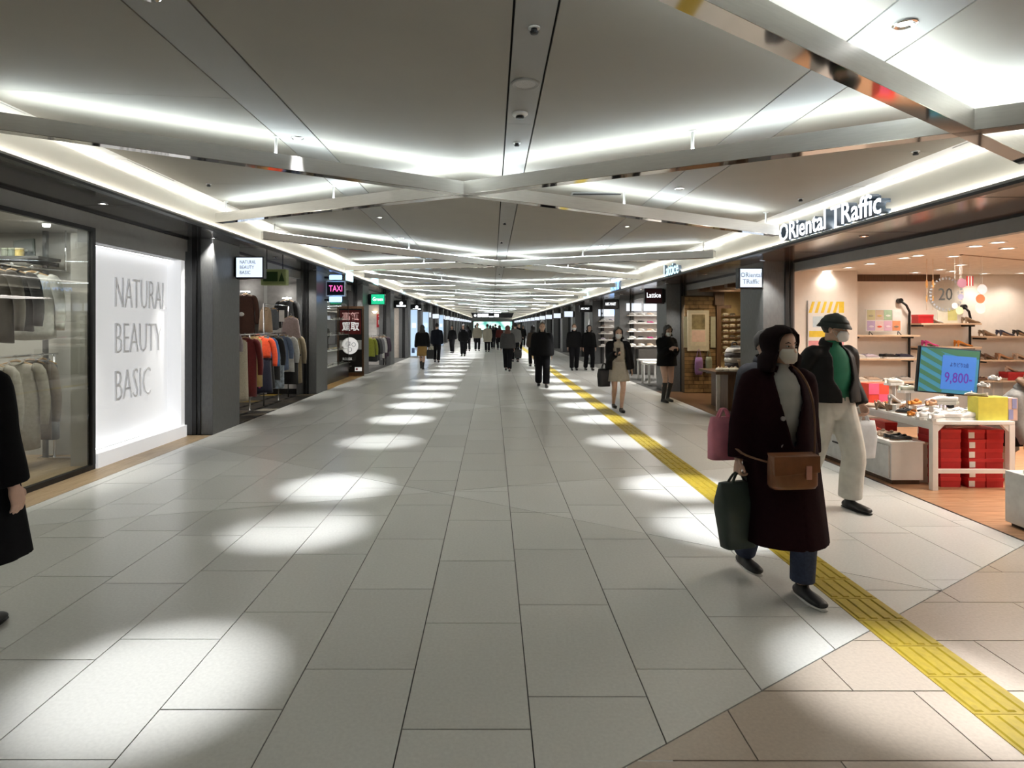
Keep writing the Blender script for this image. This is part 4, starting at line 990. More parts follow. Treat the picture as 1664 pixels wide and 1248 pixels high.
rail('chrome clothes rail along the open front of the left clothes shop', -4.62, 11.0, 14.3, 1.47, (11.72,13.30))
G = 'clothes on the front rail'
garment('cream_coat','long cream fluffy coat, nearest item on the front clothes rail','coat', -4.62, 11.1, 1.458, 1.18, .40, cloth('cream_fluffy', (.66,.60,.47), bump=.9, scale=60), .3, .0, group=G, thick=.12)
garment('lilac_top','pale lilac top hanging above the cream coat at rail end','top', -4.78, 11.0, 1.62, .45, .40, cloth('lilac', (.42,.36,.38)), .3, .3)
garment('maroon_coat','dark red coat behind the cream coat on the front rail','coat', -4.62, 11.5, 1.458, 1.15, .42, cloth('maroon', (.16,.015,.015)), .4, .6, group=G)
garment('ochre_dress','narrow ochre dress beside the dark red coat on the rail','dress', -4.62, 11.95, 1.458, 1.0, .30, cloth('ochre', (.30,.20,.06)), .5, 0, group=G)
garment('blue_jacket','blue jacket over black trousers on the front rail','jacket', -4.62, 12.5, 1.458, 1.1, .36, cloth('blue', (.05,.15,.36)), .35, .5, lower=cloth('black', (.015,.015,.016)), group=G)
def pinkline(t): obj('pink_stripe', MB().box(-.02,.02,-.135,-.115,-1.05,-.10), cloth('pink_stripe', (.45,.05,.20)), t)
garment('orange_jacket','bright orange red jacket over a navy dress with pink stripe','jacket', -4.62, 12.22, 1.458, 1.16, .46, cloth('orange_red', (.85,.085,.02)), .35, .48, lower=cloth('navy', (.012,.014,.035)), split=.40, group=G, extra=pinkline)
garment('black_coat','black coat hanging behind the orange jacket','coat', -4.62, 12.8, 1.458, .95, .40, cloth('black', (.015,.015,.016)), .3, .5, group=G)
garment('print_dress','pale blue and grey print dress on the front rail','dress', -4.62, 13.10, 1.458, 1.15, .36, cloth('print_blue', (.42,.50,.58), var=.5, scale=14), .2, 0, group=G)
garment('blue_shirt','slate blue striped shirt between print dress and white blouse','shirt', -4.62, 13.48, 1.458, .80, .30, cloth('slate', (.16,.21,.33)), .3, .4, group=G)
garment('ivory_blouse','white blouse hanging in the middle of the front rail','blouse', -4.62, 13.7, 1.458, .85, .42, cloth('ivory', (.72,.71,.67)), .15, .5, group=G)
garment('black_dress','black dress behind the khaki trench coat','dress', -4.62, 14.0, 1.458, 1.15, .40, cloth('black', (.015,.015,.016)), .2, 0, group=G)
garment('trench_coat','khaki trench coat at the far end of the front rail','coat', -4.62, 14.22, 1.458, 1.15, .42, cloth('khaki', (.33,.27,.17)), .25, .55, group=G, extra=lambda t: obj('belt', MB().tube([(-.19,-.05,-.52),(0,-.105,-.54),(.19,-.05,-.50)], .018, 6), cloth('black', (.015,.015,.016)), t))
# items on the back wall
def wall_hook(lab, x, z, m):
    t = thing('wall_hook', lab, 'hook', (x, 14.80, z)); obj('arm', MB().cyl((0,0,0),(0,-.25,0),.012), M_CHROME, t); obj('plate', MB().box(-.03,.03,-.012,0,-.04,.04), M_CHROME, t); obj('lamp', MB().box(-.10,.10,-.26,-.22,.012,.03), M_LAMP, t)
wall_hook('chrome wall hook with lamp above the black jacket', -4.86, 2.26, None); wall_hook('chrome wall hook above the brown wall coat', -5.85, 2.42, None)
garment('brown_wall_coat','brown checked coat displayed high on the clothes shop back wall','coat', -5.85, 14.57, 2.42, 1.05, .46, cloth('rust_brown', (.085,.035,.022)), 0, .6, extra=lambda t: obj('white_badge', MB().ball((-.05,-.10,-.52),.07,.012,.05,12,6), cloth('ivory', (.72,.71,.67)), t))
garment('black_wall_jacket','black jacket displayed high on the clothes shop back wall','jacket', -4.86, 14.57, 2.28, .70, .48, cloth('black', (.015,.015,.016)), -.1, .6)
garment('beige_scarf','bulky beige fur scarf hung above the orange jacket','scarf', -4.75, 12.9, 2.05, .55, .24, cloth('beige_fur', (.55,.40,.27), bump=.9, scale=50), .3, 0, flare=1.3, thick=.15)
garment('grey_scarf','grey blue knitted scarf beside the beige fur scarf','scarf', -4.72, 13.3, 2.05, .5, .20, cloth('grey_knit', (.12,.13,.15)), .3, 0, thick=.1)
garment('pink_shawl','dusty pink shawl in front of the black wall jacket','shawl', -4.55, 13.9, 1.88, .52, .36, cloth('dusty_pink', (.36,.27,.26), bump=.8), .3, 0, flare=1.3, thick=.13)
t = thing('clothes_tower', 'chrome upper frame carrying scarves above the front rail', 'rack', (-4.66, 13.3, 0))
obj('bar', MB().cyl((0,-.75,2.08),(0,.75,2.08),.011), M_CHROME, t); obj('post', MB().cyl((0,-.75,0),(0,-.75,2.08),.013), M_CHROME, t); obj('post', MB().cyl((0,.75,0),(0,.75,2.08),.013), M_CHROME, t)
t = thing('price_card', 'white price card standing on the clothes rail', 'card', (-4.45, 13.0, 1.72)); obj('card', MB().box(-.055,.055,-.004,.004,0,.24), M_LABEL, t); obj('stem', MB().cyl((0,0,-.25),(0,0,0),.005), M_CHROME, t)
t = thing('wall_panel_frame', 'grey door panel with pale frame on the clothes shop back wall', 'door panel', (-4.85, 14.78, 0))
obj('panel', MB().box(-.55,.25,-.02,0,.12,2.62), M_PALE, t); obj('stile', MB().box(.25,.30,-.035,0,0,2.7), M_WHITE, t); obj('stile', MB().box(-.62,-.55,-.035,0,0,2.7), M_WHITE, t); obj('kick_plate', MB().box(-.55,.25,-.03,0,0,.12), M_BLACK, t)
# ================================================================== WATCH SHOP (left, third)
sf = struct('floor', MB().box(-8.9, XL+.02, 15.68, 20.0, -.006, .001), wood_mat('floor_ochre', (.30,.17,.05), (.42,.26,.09), .35, 3., 'Y'))
lamp_area('bay_light', (-5.4, 17.8, 2.76), 1.2, 2.6, SHOP_DIM*2, (1,.93,.85))
t = thing('watch_poster', 'dark poster of a white wristwatch with red Japanese heading in brown frame', 'poster', (-4.55, 19.78, 0)); 
hw = .37
for a in ((-hw-.05,-hw,.02,2.25),(hw,hw+.06,.02,2.25)): obj('stile', MB().box(a[0],a[1],-.05,.03,a[2],a[3]), M_BROWN, t)
obj('frame_rail', MB().box(-hw,hw,-.05,.03,2.17,2.25).box(-hw,hw,-.05,.03,.02,.12), M_BROWN, t)
obj('panel', MB().box(-hw,hw,-.02,.0,.12,2.17), mat('poster_black', (.012,.010,.010), .35), t)
obj('red_field', MB().box(-hw+.03,hw-.03,-.024,-.02,1.35,2.12), mat('poster_darkred', (.14,.008,.008), .5), t)
M_PW = emi('poster_white', (.85,.83,.80), .35)
text('heading_lettering', '高額', emi('poster_rose', (.8,.45,.42), .3), t, (0,-.028,1.93), '-Y', .54, .26, .002, offset=.02); text('heading_lettering', '買取', M_PW, t, (0,-.028,1.60), '-Y', .56, .28, .002, offset=.02)
wt = obj('watch_dial', MB().lathe([(0,-.030),(.27,-.030),(.27,-.02),(0,-.02)], (-.02,0,.98), 28, 'Y'), M_PW, t)
obj('watch_bracelet', MB().box(.16,.35,-.028,-.02,.86,1.16).box(-.35,-.2,-.028,-.02,.9,1.12), mat('poster_silver', (.55,.55,.54), .4), t)
for (x, z, r) in ((-.08,1.06,.06),(.10,1.02,.06),(-.03,.86,.07)):
    obj('subdial', MB().tube([(x+r*cos(2*pi*k/14),-.032,z+r*sin(2*pi*k/14)) for k in range(15)], .008, 5), M_INK, wt)
obj('watch_hand', MB().box(-.12,.0,-.034,-.031,.99,1.0).box(-.02,-.01,-.034,-.031,.98,1.12), M_BLACK, wt)
text('brand_lettering', 'ROLEX', M_PW, t, (-.10,-.026,.56), '-Y', .30, .08, .001)
for k, w_ in enumerate((.26,.2,.3,.24)): obj('text_line', MB().box(-.27,-.27+w_,-.024,-.02,.44-.06*k,.455-.06*k), mat('poster_silver', (.55,.55,.54)), t)
obj('white_badge', MB().box(.14,.36,-.026,-.02,.17,.29), M_PW, t); obj('badge_dot', MB().lathe([(0,-.028),(.035,-.028),(.035,-.02),(0,-.02)], (.20,0,.23), 12, 'Y'), mat('badge_red', (.4,.02,.03)), t)
# glass showcase along the shop front
t = thing('glass_showcase', 'tall glass showcase with pale goods on lit shelves beside the poster', 'showcase', (-4.75, 18.2, 0))
obj('base', MB().box(-.2,.2,-1.3,1.3,0,.45), mat('case_black', (.02,.02,.02), .3), t)
for k in range(4): obj('shelf', MB().box(-.19,.19,-1.28,1.28,.45+.45*k,.465+.45*k), M_WHITE, t)
for y in (-1.3, 0, 1.28): obj('post', MB().box(.18,.2,y,y+.02,.45,2.3), M_BLACK, t)
obj('glazing', MB().box(.195,.2,-1.28,1.28,.45,2.3), M_GLASS, t); obj('head', MB().box(-.2,.2,-1.3,1.3,2.3,2.42), M_BLACK, t)
rr = random.Random(5)
for k in range(4):
    for j in range(7):
        q = thing('watch_stand', f'small pale boxed watch on the {["lowest","second","third","top"][k]} showcase shelf, {ordn(j)} from the front', 'watch', (-4.72+rr.uniform(-.05,.05), 17.1+.35*j, .465+.45*k), rr.uniform(-.4,.4))
        c = rr.choice([(.6,.6,.56),(.3,.3,.28),(.7,.66,.6),(.15,.13,.12)]); nm = 'goods_%d_tone' % int(c[0]*100)
        obj('cushion', MB().box(-.05,.05,-.05,.05,0,.05), mat(nm, c, .6), q, bevel=.01); obj('dial', MB().lathe([(0,0),(.03,0),(.03,.015),(0,.018)], (0,0,.05), 12), M_CHROME, q)
for k in range(5):
    t = thing('downlight', f'{ordn(k)} bright round downlight in the watch shop ceiling', 'downlight', (-4.85-.12*(k%2), 16.6+.62*k, 2.80), 0, 'downlights of the watch shop'); obj('lens', biglens, M_LAMP, t); obj('trim_ring', bigring, M_WHITE, t)
# ================================================================== WHITE SHOP WITH RAIL (left, fourth)
lamp_area('bay_light', (-5.2, 23.2, 2.76), 1.2, 2.6, SHOP_DIM*4, (1,.93,.88))
t = thing('red_poster', 'red notice with white marks on the pale wall of the fourth left shop', 'poster', (-4.62, 25.48, 1.55)); obj('panel', MB().box(-.17,.17,-.012,.012,0,.55), mat('notice_red', (.50,.02,.03), .5), t)
for (a, b, c, d) in ((-.10,.10,.44,.48),(-.08,.08,.32,.36),(-.10,-.06,.12,.30),(.02,.10,.20,.24),(-.02,.02,.08,.28),(.05,.09,.08,.18)): obj('white_mark', MB().box(a,b,-.016,-.012,c,d), M_LABEL, t)
t = thing('wall_lamp', 'small warm wall lamp on the pale wall above the red notice', 'lamp', (-4.85, 25.48, 2.12)); obj('shade', MB().lathe([(.04,0),(.12,.10),(.11,.10),(.03,.005)], (0,-.10,0), 16), emi('lamp_warm', (1,.8,.55), 2.), t); obj('bracket', MB().box(-.02,.02,-.10,0,.02,.05), M_CHROME, t)
rail('chrome clothes rail in front of the fourth left shop', -4.35, 21.3, 25.0, 1.25, (21.4,24.9))
for k, (nm, lab, c, L) in enumerate((('yellow_green_top','yellow green top at the near end of the far rail',(.42,.45,.06),.7),('black_coat','black coat beside the yellow green top',(.02,.02,.022),.9),('dark_coat','charcoal coat in the middle of the far rail',(.05,.05,.055),.9),('grey_coat','mid grey coat on the far rail',(.25,.25,.27),.9),('ivory_coat','white coat on the far rail',(.7,.7,.68),.85),('plum_coat','dark plum coat on the far rail',(.05,.03,.05),.9),('plum_jacket','dark plum jacket at far end of the far rail',(.06,.035,.06),.85))):
    garment(nm, lab, 'coat', -4.35, 21.72+.48*k, 1.235, L, .42, cloth(nm, c), .25, .5)
t = thing('white_stool', 'small white display stand beside the far clothes rail', 'stand', (-4.95, 21.6, 0)); obj('top', MB().box(-.2,.2,-.2,.2,.45,.49), M_WHITE, t); [obj('leg', MB().box(a-.02,a+.02,b-.02,b+.02,0,.45), M_WHITE, t) for a in (-.17,.17) for b in (-.17,.17)]

# ================================================================== BRICK AND WOOD ACCESSORY SHOP (right, second)
M_BRK = mat('brick_brown', (.22,.135,.055), .7, var=.25, scale=9, rnd=.22, bump=.4)
M_MORT = mat('mortar_brown', (.07,.045,.022), .9)
sf = struct('floor', MB().box(4.06, 9.9, 10.70, 15.3, -.006, .001), wood_mat('floor_dark_brown', (.10,.05,.022), (.17,.09,.045), .35, 3., 'X'))
lamp_area('bay_light', (5.9, 13.6, 2.50), .9, 1.4, 26., (1,.80,.52))
bw = struct('partition', MB().box(4.66, 5.42, 14.93, 15.25, 0, 2.36), M_MORT)
for r in range(24):
    z = .02+.0965*r; off = .115*(r%2)
    for j in range(5):
        x0 = max(4.665, 4.66+.232*j-off); x1 = min(5.415, 4.66+.232*(j+1)-off-.012)
        if x1-x0 > .03: obj('brick', MB().box(x0, x1, 14.915+random.uniform(-.008,.004), 14.935, z, z+.085), M_BRK, bw)
t = thing('wood_post', 'dark brown timber post with bracket between brick and cream wall', 'post', (5.47, 14.9, 0)); obj('shaft', MB().box(-.05,.05,-.05,.05,0,2.5), M_BROWN, t); obj('bracket', MB().box(-.04,.30,-.04,.04,2.05,2.13), M_BROWN, t); obj('block', MB().box(-.10,.12,-.08,.05,2.13,2.55), M_BROWN, t)
struct('partition', MB().box(5.52, 9.8, 15.14, 15.22, 0, 2.55), mat('wall_mustard', (.56,.43,.22), .6))
for k in range(5): o = obj('ceiling_board', MB().box(4.85, 8.0, 11.0+.85*k, 11.16+.85*k, 2.43, 2.55), M_BROWN); tag(o, f'{ordn(k)} brown timber board under the ceiling of the brick shop', 'beam', 'timber boards of the brick shop')
t = thing('framed_poster', 'pale framed poster on the brown brick wall', 'poster', (4.98, 14.90, 1.02)); obj('frame', MB().box(-.26,.26,-.03,.0,0,.98), mat('frame_pale', (.55,.50,.38), .5), t, bevel=.004)
obj('picture', MB().box(-.19,.19,-.034,-.03,.12,.92), mat('poster_cream', (.62,.55,.42), .5), t); obj('photo', MB().box(-.16,.16,-.037,-.034,.52,.88), mat('poster_photo', (.25,.20,.10), .5, var=.5, scale=6), t); obj('pink_area', MB().box(-.16,.16,-.037,-.034,.22,.50), mat('poster_blush', (.70,.50,.42), .5), t)
for s, nm in ((-1,'left'),(1,'right')):
    t = thing('side_card', f'narrow grey green card beside the framed poster, {nm} one', 'poster', (4.98+s*.36 if s > 0 else 4.75-.06, 14.89, 1.10)); obj('card', MB().box(-.06,.06,-.01,.01,0,.75), mat('card_greygreen', (.34,.33,.24), .6), t); obj('rim', MB().box(-.065,.065,-.004,.012,-.01,0), M_BROWN, t)
t = thing('purple_bag', 'purple fabric bag hung on the brick wall below the poster', 'bag', (4.98, 14.84, .45)); obj('body', MB().loft([[(.10*a*cos(q),.035*sin(q),z) for q in [2*pi*k/14 for k in range(14)]] for a, z in ((.7,0),(1.,.06),(1.,.3),(.8,.42))]), cloth('purple', (.20,.10,.24)), t); obj('strap', MB().tube([(-.06,0,.40),(0,0,.62),(.06,0,.40)], .008, 6, res=3), cloth('purple', (.20,.10,.24)), t)
t = thing('grey_bag', 'grey green fabric bag hung right of the purple bag', 'bag', (5.22, 14.84, .48)); obj('body', MB().loft([[(.08*a*cos(q),.035*sin(q),z) for q in [2*pi*k/14 for k in range(14)]] for a, z in ((.7,0),(1.,.06),(1.,.3),(.8,.40))]), cloth('moss', (.17,.18,.12)), t); obj('strap', MB().tube([(-.05,0,.38),(0,0,.58),(.05,0,.38)], .008, 6, res=3), cloth('moss', (.17,.18,.12)), t)
# slim wall shelves with small pale accessories
M_ACC = mat('accessory_pale', (.72,.68,.58), .25); M_ACC2 = mat('accessory_dark', (.10,.085,.06), .3)
acc = MB().tube([(-.055,0,.03),(-.05,-.02,.05),(0,-.03,.055),(.05,-.02,.05),(.055,0,.03)], [.012,.02,.022,.02,.012], 8, res=2).mesh('rim')
acc2 = MB().ball((-.03,-.012,.03),.028,.012,.026,10,6).ball((.03,-.012,.03),.028,.012,.026,10,6).mesh('lens')
for r in range(8):
    z = .92+.135*r; t = thing('slim_shelf', f'slim wooden wall shelf in the brick shop, {ordn(r)} from the bottom', 'shelf', (6.05, 15.07, z-.016), 0, 'slim shelves of the brick shop'); obj('board', MB().box(-.45,.45,-.08,.07,0,.016), M_SHELF, t); obj('lip', MB().box(-.45,.45,-.088,-.08,0,.026), M_BROWN, t)
    for j in range(5):
        if r == 7 and j in (2,): continue
        q = thing('eyewear', f'pair of pale spectacles on the {ordn(r)} slim shelf, {ordn(j)} from the left', 'spectacles', (5.70+.17*j, 15.05, z+.0), random.uniform(-.2,.2)); obj('rim', acc, M_ACC2 if (r*j)%4 == 3 else M_ACC, q); obj('lens', acc2, M_ACC, q)
t = thing('track_lamp_bar', 'black ceiling track with three spotlights in the brick shop', 'track light', (6.15, 14.2, 2.55)); obj('bar', MB().box(-.45,.5,-.03,.03,-.09,-.04), M_BLACK, t); obj('stem', MB().cyl((-.3,0,-.05),(-.3,0,0),.012).cyl((.35,0,-.05),(.35,0,0),.012), M_BLACK, t)
for k, x in enumerate((-.30,-.05,.36)):
    h = obj('lamp_head', MB().tube([(x,.03,-.12),(x,-.05,-.22)], [.04,.055], 12).cyl((x,.03,-.13),(x,.03,-.08),.008), M_BLACK, t); obj('bulb', MB().ball((x,-.055,-.228),.048,.022,.048), emi('warm_bulb', (1,.85,.6), 9.), h)
t = thing('timber_frame_notice', 'brown framed white notice hung on the right of the brick shop', 'notice', (6.28, 14.6, 1.55)); obj('stile', MB().box(-.30,-.20,-.03,.03,0,.98).box(.12,.20,-.03,.03,0,.98), wood_mat('orange_wood', (.24,.10,.025),(.34,.16,.05)), t); obj('rail', MB().box(-.20,.12,-.03,.03,0,.09).box(-.20,.12,-.03,.03,.90,.98), wood_mat('orange_wood', (0,0,0),(0,0,0)), t); obj('sheet', MB().box(-.20,.12,-.01,.01,.09,.90), M_LABEL, t); obj('print', MB().box(-.12,.04,-.013,-.01,.5,.8), mat('notice_print', (.4,.38,.35), .6, var=.8, scale=20), t)
# goods table with stacked striped backpacks
t = thing('goods_table', 'brown wooden goods table with drawers at the brick shop front', 'table', (4.72, 12.2, 0)); obj('tabletop', MB().box(-.45,.55,-.45,.55,.70,.75), M_BROWN, t, bevel=.005)
obj('cabinet', MB().box(-.20,.18,-.40,.5,0,.70), M_BROWN, t); obj('front_panel', MB().box(-.02,.20,-.425,-.40,0,.70), wood_mat('tan_wood', (.20,.12,.06),(.30,.19,.10)), t); obj('knob', MB().ball((.08,-.435,.45),.014), M_BLACK, t)
obj('leg', MB().box(-.42,-.36,-.42,-.36,0,.70), mat('leg_pale', (.62,.60,.55)), t); obj('leg', MB().box(.46,.52,-.42,-.36,0,.70), mat('leg_pale', (.62,.60,.55)), t)
def backpack(x, y, z, rz, s, lab):
    t = thing('striped_backpack', lab, 'backpack', (x, y, z), rz); t.scale = (s,)*3
    for k in range(4):
        R = []
        for j in range(5):
            zz = .095*k+.095*j/4; w_ = .19-.012*abs(zz-.16)*4-.05*max(0, zz-.28)/.1; bul = .012*sin(pi*j/4)
            R.append([((w_+bul)*math.copysign(abs(cos(q))**.6,cos(q)), (.12+bul)*math.copysign(abs(sin(q))**.7,sin(q)), zz) for q in [2*pi*i/18 for i in range(18)]])
        obj('stripe_band', MB().loft(R), (cloth('stripe_dark', (.07,.06,.06)), cloth('stripe_pale', (.48,.45,.41)))[k%2], t)
    obj('flap', MB().ball((0,-.01,.37),.13,.09,.05), cloth('black', (.015,.015,.016)), t); obj('handle', MB().tube([(-.05,.04,.40),(-.04,.04,.47),(.04,.04,.47),(.05,.04,.40)], .012, 6, res=3), cloth('black', (.015,.015,.016)), t)
backpack(4.86, 12.3, .80, .1, 1.05, 'striped grey backpack standing on top of the goods pile'); backpack(5.10, 12.15, .76, -.4, .85, 'striped grey backpack leaning at the right of goods pile')
t = thing('wicker_basket', 'round brown basket behind the pale pouches on goods table', 'basket', (5.02, 11.93, .75)); obj('body', MB().lathe([(0,0),(.20,0),(.25,.20),(.24,.20),(.19,.01),(0,.01)], n=20), mat('wicker', (.17,.11,.06), .7, var=.4, scale=40, bump=.6), t); obj('rim', MB().lathe([(.24,.19),(.26,.20),(.25,.22),(.235,.21),(.24,.19)], n=20), M_BROWN, t)
rr = random.Random(11)
for k in range(12):
    q = thing('soft_pouch', f'crumpled cream pouch in the heap on the goods table, {ordn(k)} from the left', 'pouch', (4.36+.058*k, 11.85+rr.uniform(-.06,.1), .75), rr.uniform(0,3)); obj('body', MB().ball((0,0,.04),.065+rr.random()*.02,.05,.040,10,6), cloth('pouch_cream', (.62,.56,.45), bump=.8), q); obj('tie', MB().tube([(-.03,0,.075),(0,0,.10),(.03,0,.075)], .006, 5), M_SHELF, q)

# ================================================================== SHOE WALLS FARTHER ON THE RIGHT
lamp_area('bay_light', (5.3, 18.4, 2.50), 1.2, 2.2, 60., (1,.93,.86))
def shoe_wall(Y, x0, x1, zs, dark, nper, nm, kinds):
    for k, z in enumerate(zs):
        t = thing('wall_shelf', f'{["lowest","second","third","fourth","fifth","sixth"][k]} white shoe shelf of the {nm}', 'shelf', ((x0+x1)/2, Y, z-.03)); w2 = (x1-x0)/2; obj('board', MB().box(-w2,w2,-.30,0,0,.03), (M_SHELF if k%2 == 0 else M_WHITE), t); obj('edge', MB().box(-w2,w2,-.306,-.30,0,.03), M_WHITE, t)
        for j in range(nper):
            kd, c = kinds[(k*3+j) % len(kinds)]; x = x0+(j+.5)*(x1-x0)/nper
            for s in (0, 1): shoe(kd, c, x, Y-.12-.11*s, z, -1.2+.3*s+random.uniform(-.1,.1), f'{c} {kd}, {ordn(j)} from left on {["lowest","second","third","fourth","fifth","sixth"][k]} shelf of {nm}, {["back","front"][s]} one', 1., f'shoes of the {nm}')
shoe_wall(20.85, 4.55, 5.75, (.95,1.20,1.45,1.72,1.98), 0, 4, 'second shoe wall', [('sneaker','white'),('sneaker','white'),('sneaker','beige'),('sneaker','white'),('sneaker','black'),('flat','pink')])
shoe_wall(26.45, 4.55, 5.6, (.75,1.02,1.29,1.56,1.83), 0, 3, 'third shoe wall', [('sneaker','white'),('sneaker','silver'),('sneaker','white'),('sneaker','lilac'),('sneaker','brown')])
for i, x in enumerate((4.78, 5.38)):
    t = thing('lit_board', f'white lit board above the shelves of the second shoe shop, {["left","right"][i]} one', 'sign', (x, 20.84, 2.12)); obj('panel', MB().box(-.25,.25,-.06,0,0,.26), M_SCRDIM, t); obj('frame', MB().box(-.26,.26,-.05,0,-.012,0), M_BLACK, t)
t = thing('lit_board', 'white lit board with blue square above the third shoe shop shelves', 'sign', (5.05, 26.44, 2.02)); obj('panel', MB().box(-.5,.5,-.06,0,0,.30), M_SCRDIM, t); obj('blue_square', MB().box(-.02,.28,-.07,-.06,.06,.28), M_LITB, t); obj('dark_mark', MB().box(-.40,-.30,-.07,-.06,.08,.16), M_INK, t)
for i, (x, y) in enumerate(((4.55,17.2),(4.75,18.6))):
    t = thing('bench_table', f'white legged low table in the second shoe shop, {["nearer","farther"][i]} one', 'table', (x, y, 0)); obj('tabletop', MB().box(-.3,.3,-.4,.4,.55,.60), M_WHITE, t); [obj('leg', MB().box(a-.025,a+.025,b-.025,b+.025,0,.55), M_WHITE, t) for a in (-.26,.26) for b in (-.36,.36)]
t = thing('display_cabinet', 'dark low cabinet under the second shoe shop shelves', 'cabinet', (5.45, 20.6, 0)); obj('body', MB().box(-.6,.6,-.2,.18,0,.85), mat('cabinet_dark', (.06,.055,.05), .5), t); obj('door', MB().box(-.57,.57,-.215,-.2,.05,.8), mat('cabinet_dark', (.06,.055,.05)), t)
# ================================================================== PEOPLE
SKIN = mat('skin', (.62,.40,.30), .5, var=.05, scale=20)
HAIRB = mat('hair_black', (.012,.010,.009), .45, var=.2, scale=60, stretch=(6,6,1)); HAIRBR = mat('hair_brown', (.13,.07,.035), .45, var=.2, scale=60, stretch=(6,6,1)); HAIRR = mat('hair_auburn', (.11,.035,.02), .45, var=.2, scale=60)
M_MASK = mat('mask_cream', (.78,.74,.66), .7, var=.03); M_MASKW = mat('mask_white', (.80,.80,.80), .7, var=.02)
EYEW = mat('eye_white', (.75,.73,.70), .3); EYED = mat('eye_dark', (.02,.012,.01), .2); BROW = mat('brow', (.03,.02,.015), .7); LIP = mat('lip', (.50,.22,.19), .5)
def ik(a, b, l1, l2, pole):
    a, b = Vector(a), Vector(b); d = b-a; L = min(d.length, (l1+l2)*.995); d.normalize(); b = a+d*L
    x = (l1*l1-l2*l2+L*L)/(2*L); h = sqrt(max(l1*l1-x*x, 0)); p = Vector(pole); p = p-d*p.dot(d); p.normalize()
    return a+d*x+p*h, b
HP = [(0.,.018,.070,.020),(.05,.032,.086,.030),(.13,.047,.090,.045),(.25,.060,.090,.060),(.38,.067,.089,.078),(.48,.070,.085,.092),(.56,.073,.091,.098),(.70,.074,.092,.100),(.82,.066,.080,.090),(.91,.048,.057,.068),(.97,.026,.030,.038),(1.,.006,.006,.008)]
def headring(z, g=1., s=1., Hh=.225, n=24, a0=0., dr=0.):
    """arc of the head outline at height fraction z (0 chin, 1 crown); t=0 is the face front (-Y)"""
    zz = min(max(z, 0), 1)
    for k in range(len(HP)-1):
        if HP[k][0] <= zz <= HP[k+1][0]:
            f = (zz-HP[k][0])/(HP[k+1][0]-HP[k][0]); wx, fy, by = [HP[k][i]+(HP[k+1][i]-HP[k][i])*f for i in (1,2,3)]; break
    out = []
    m = n if a0 == 0 else n-1
    for k in range(n):
        t = a0+(2*pi-2*a0)*k/m
        c, s_ = cos(t), sin(t); x = (wx*g+dr)*math.copysign(abs(s_)**.85, s_); y = -(fy*g+dr)*c if c > 0 else -(by*g+dr)*c
        out.append((x*s, y*s, z*Hh*s))
    return out
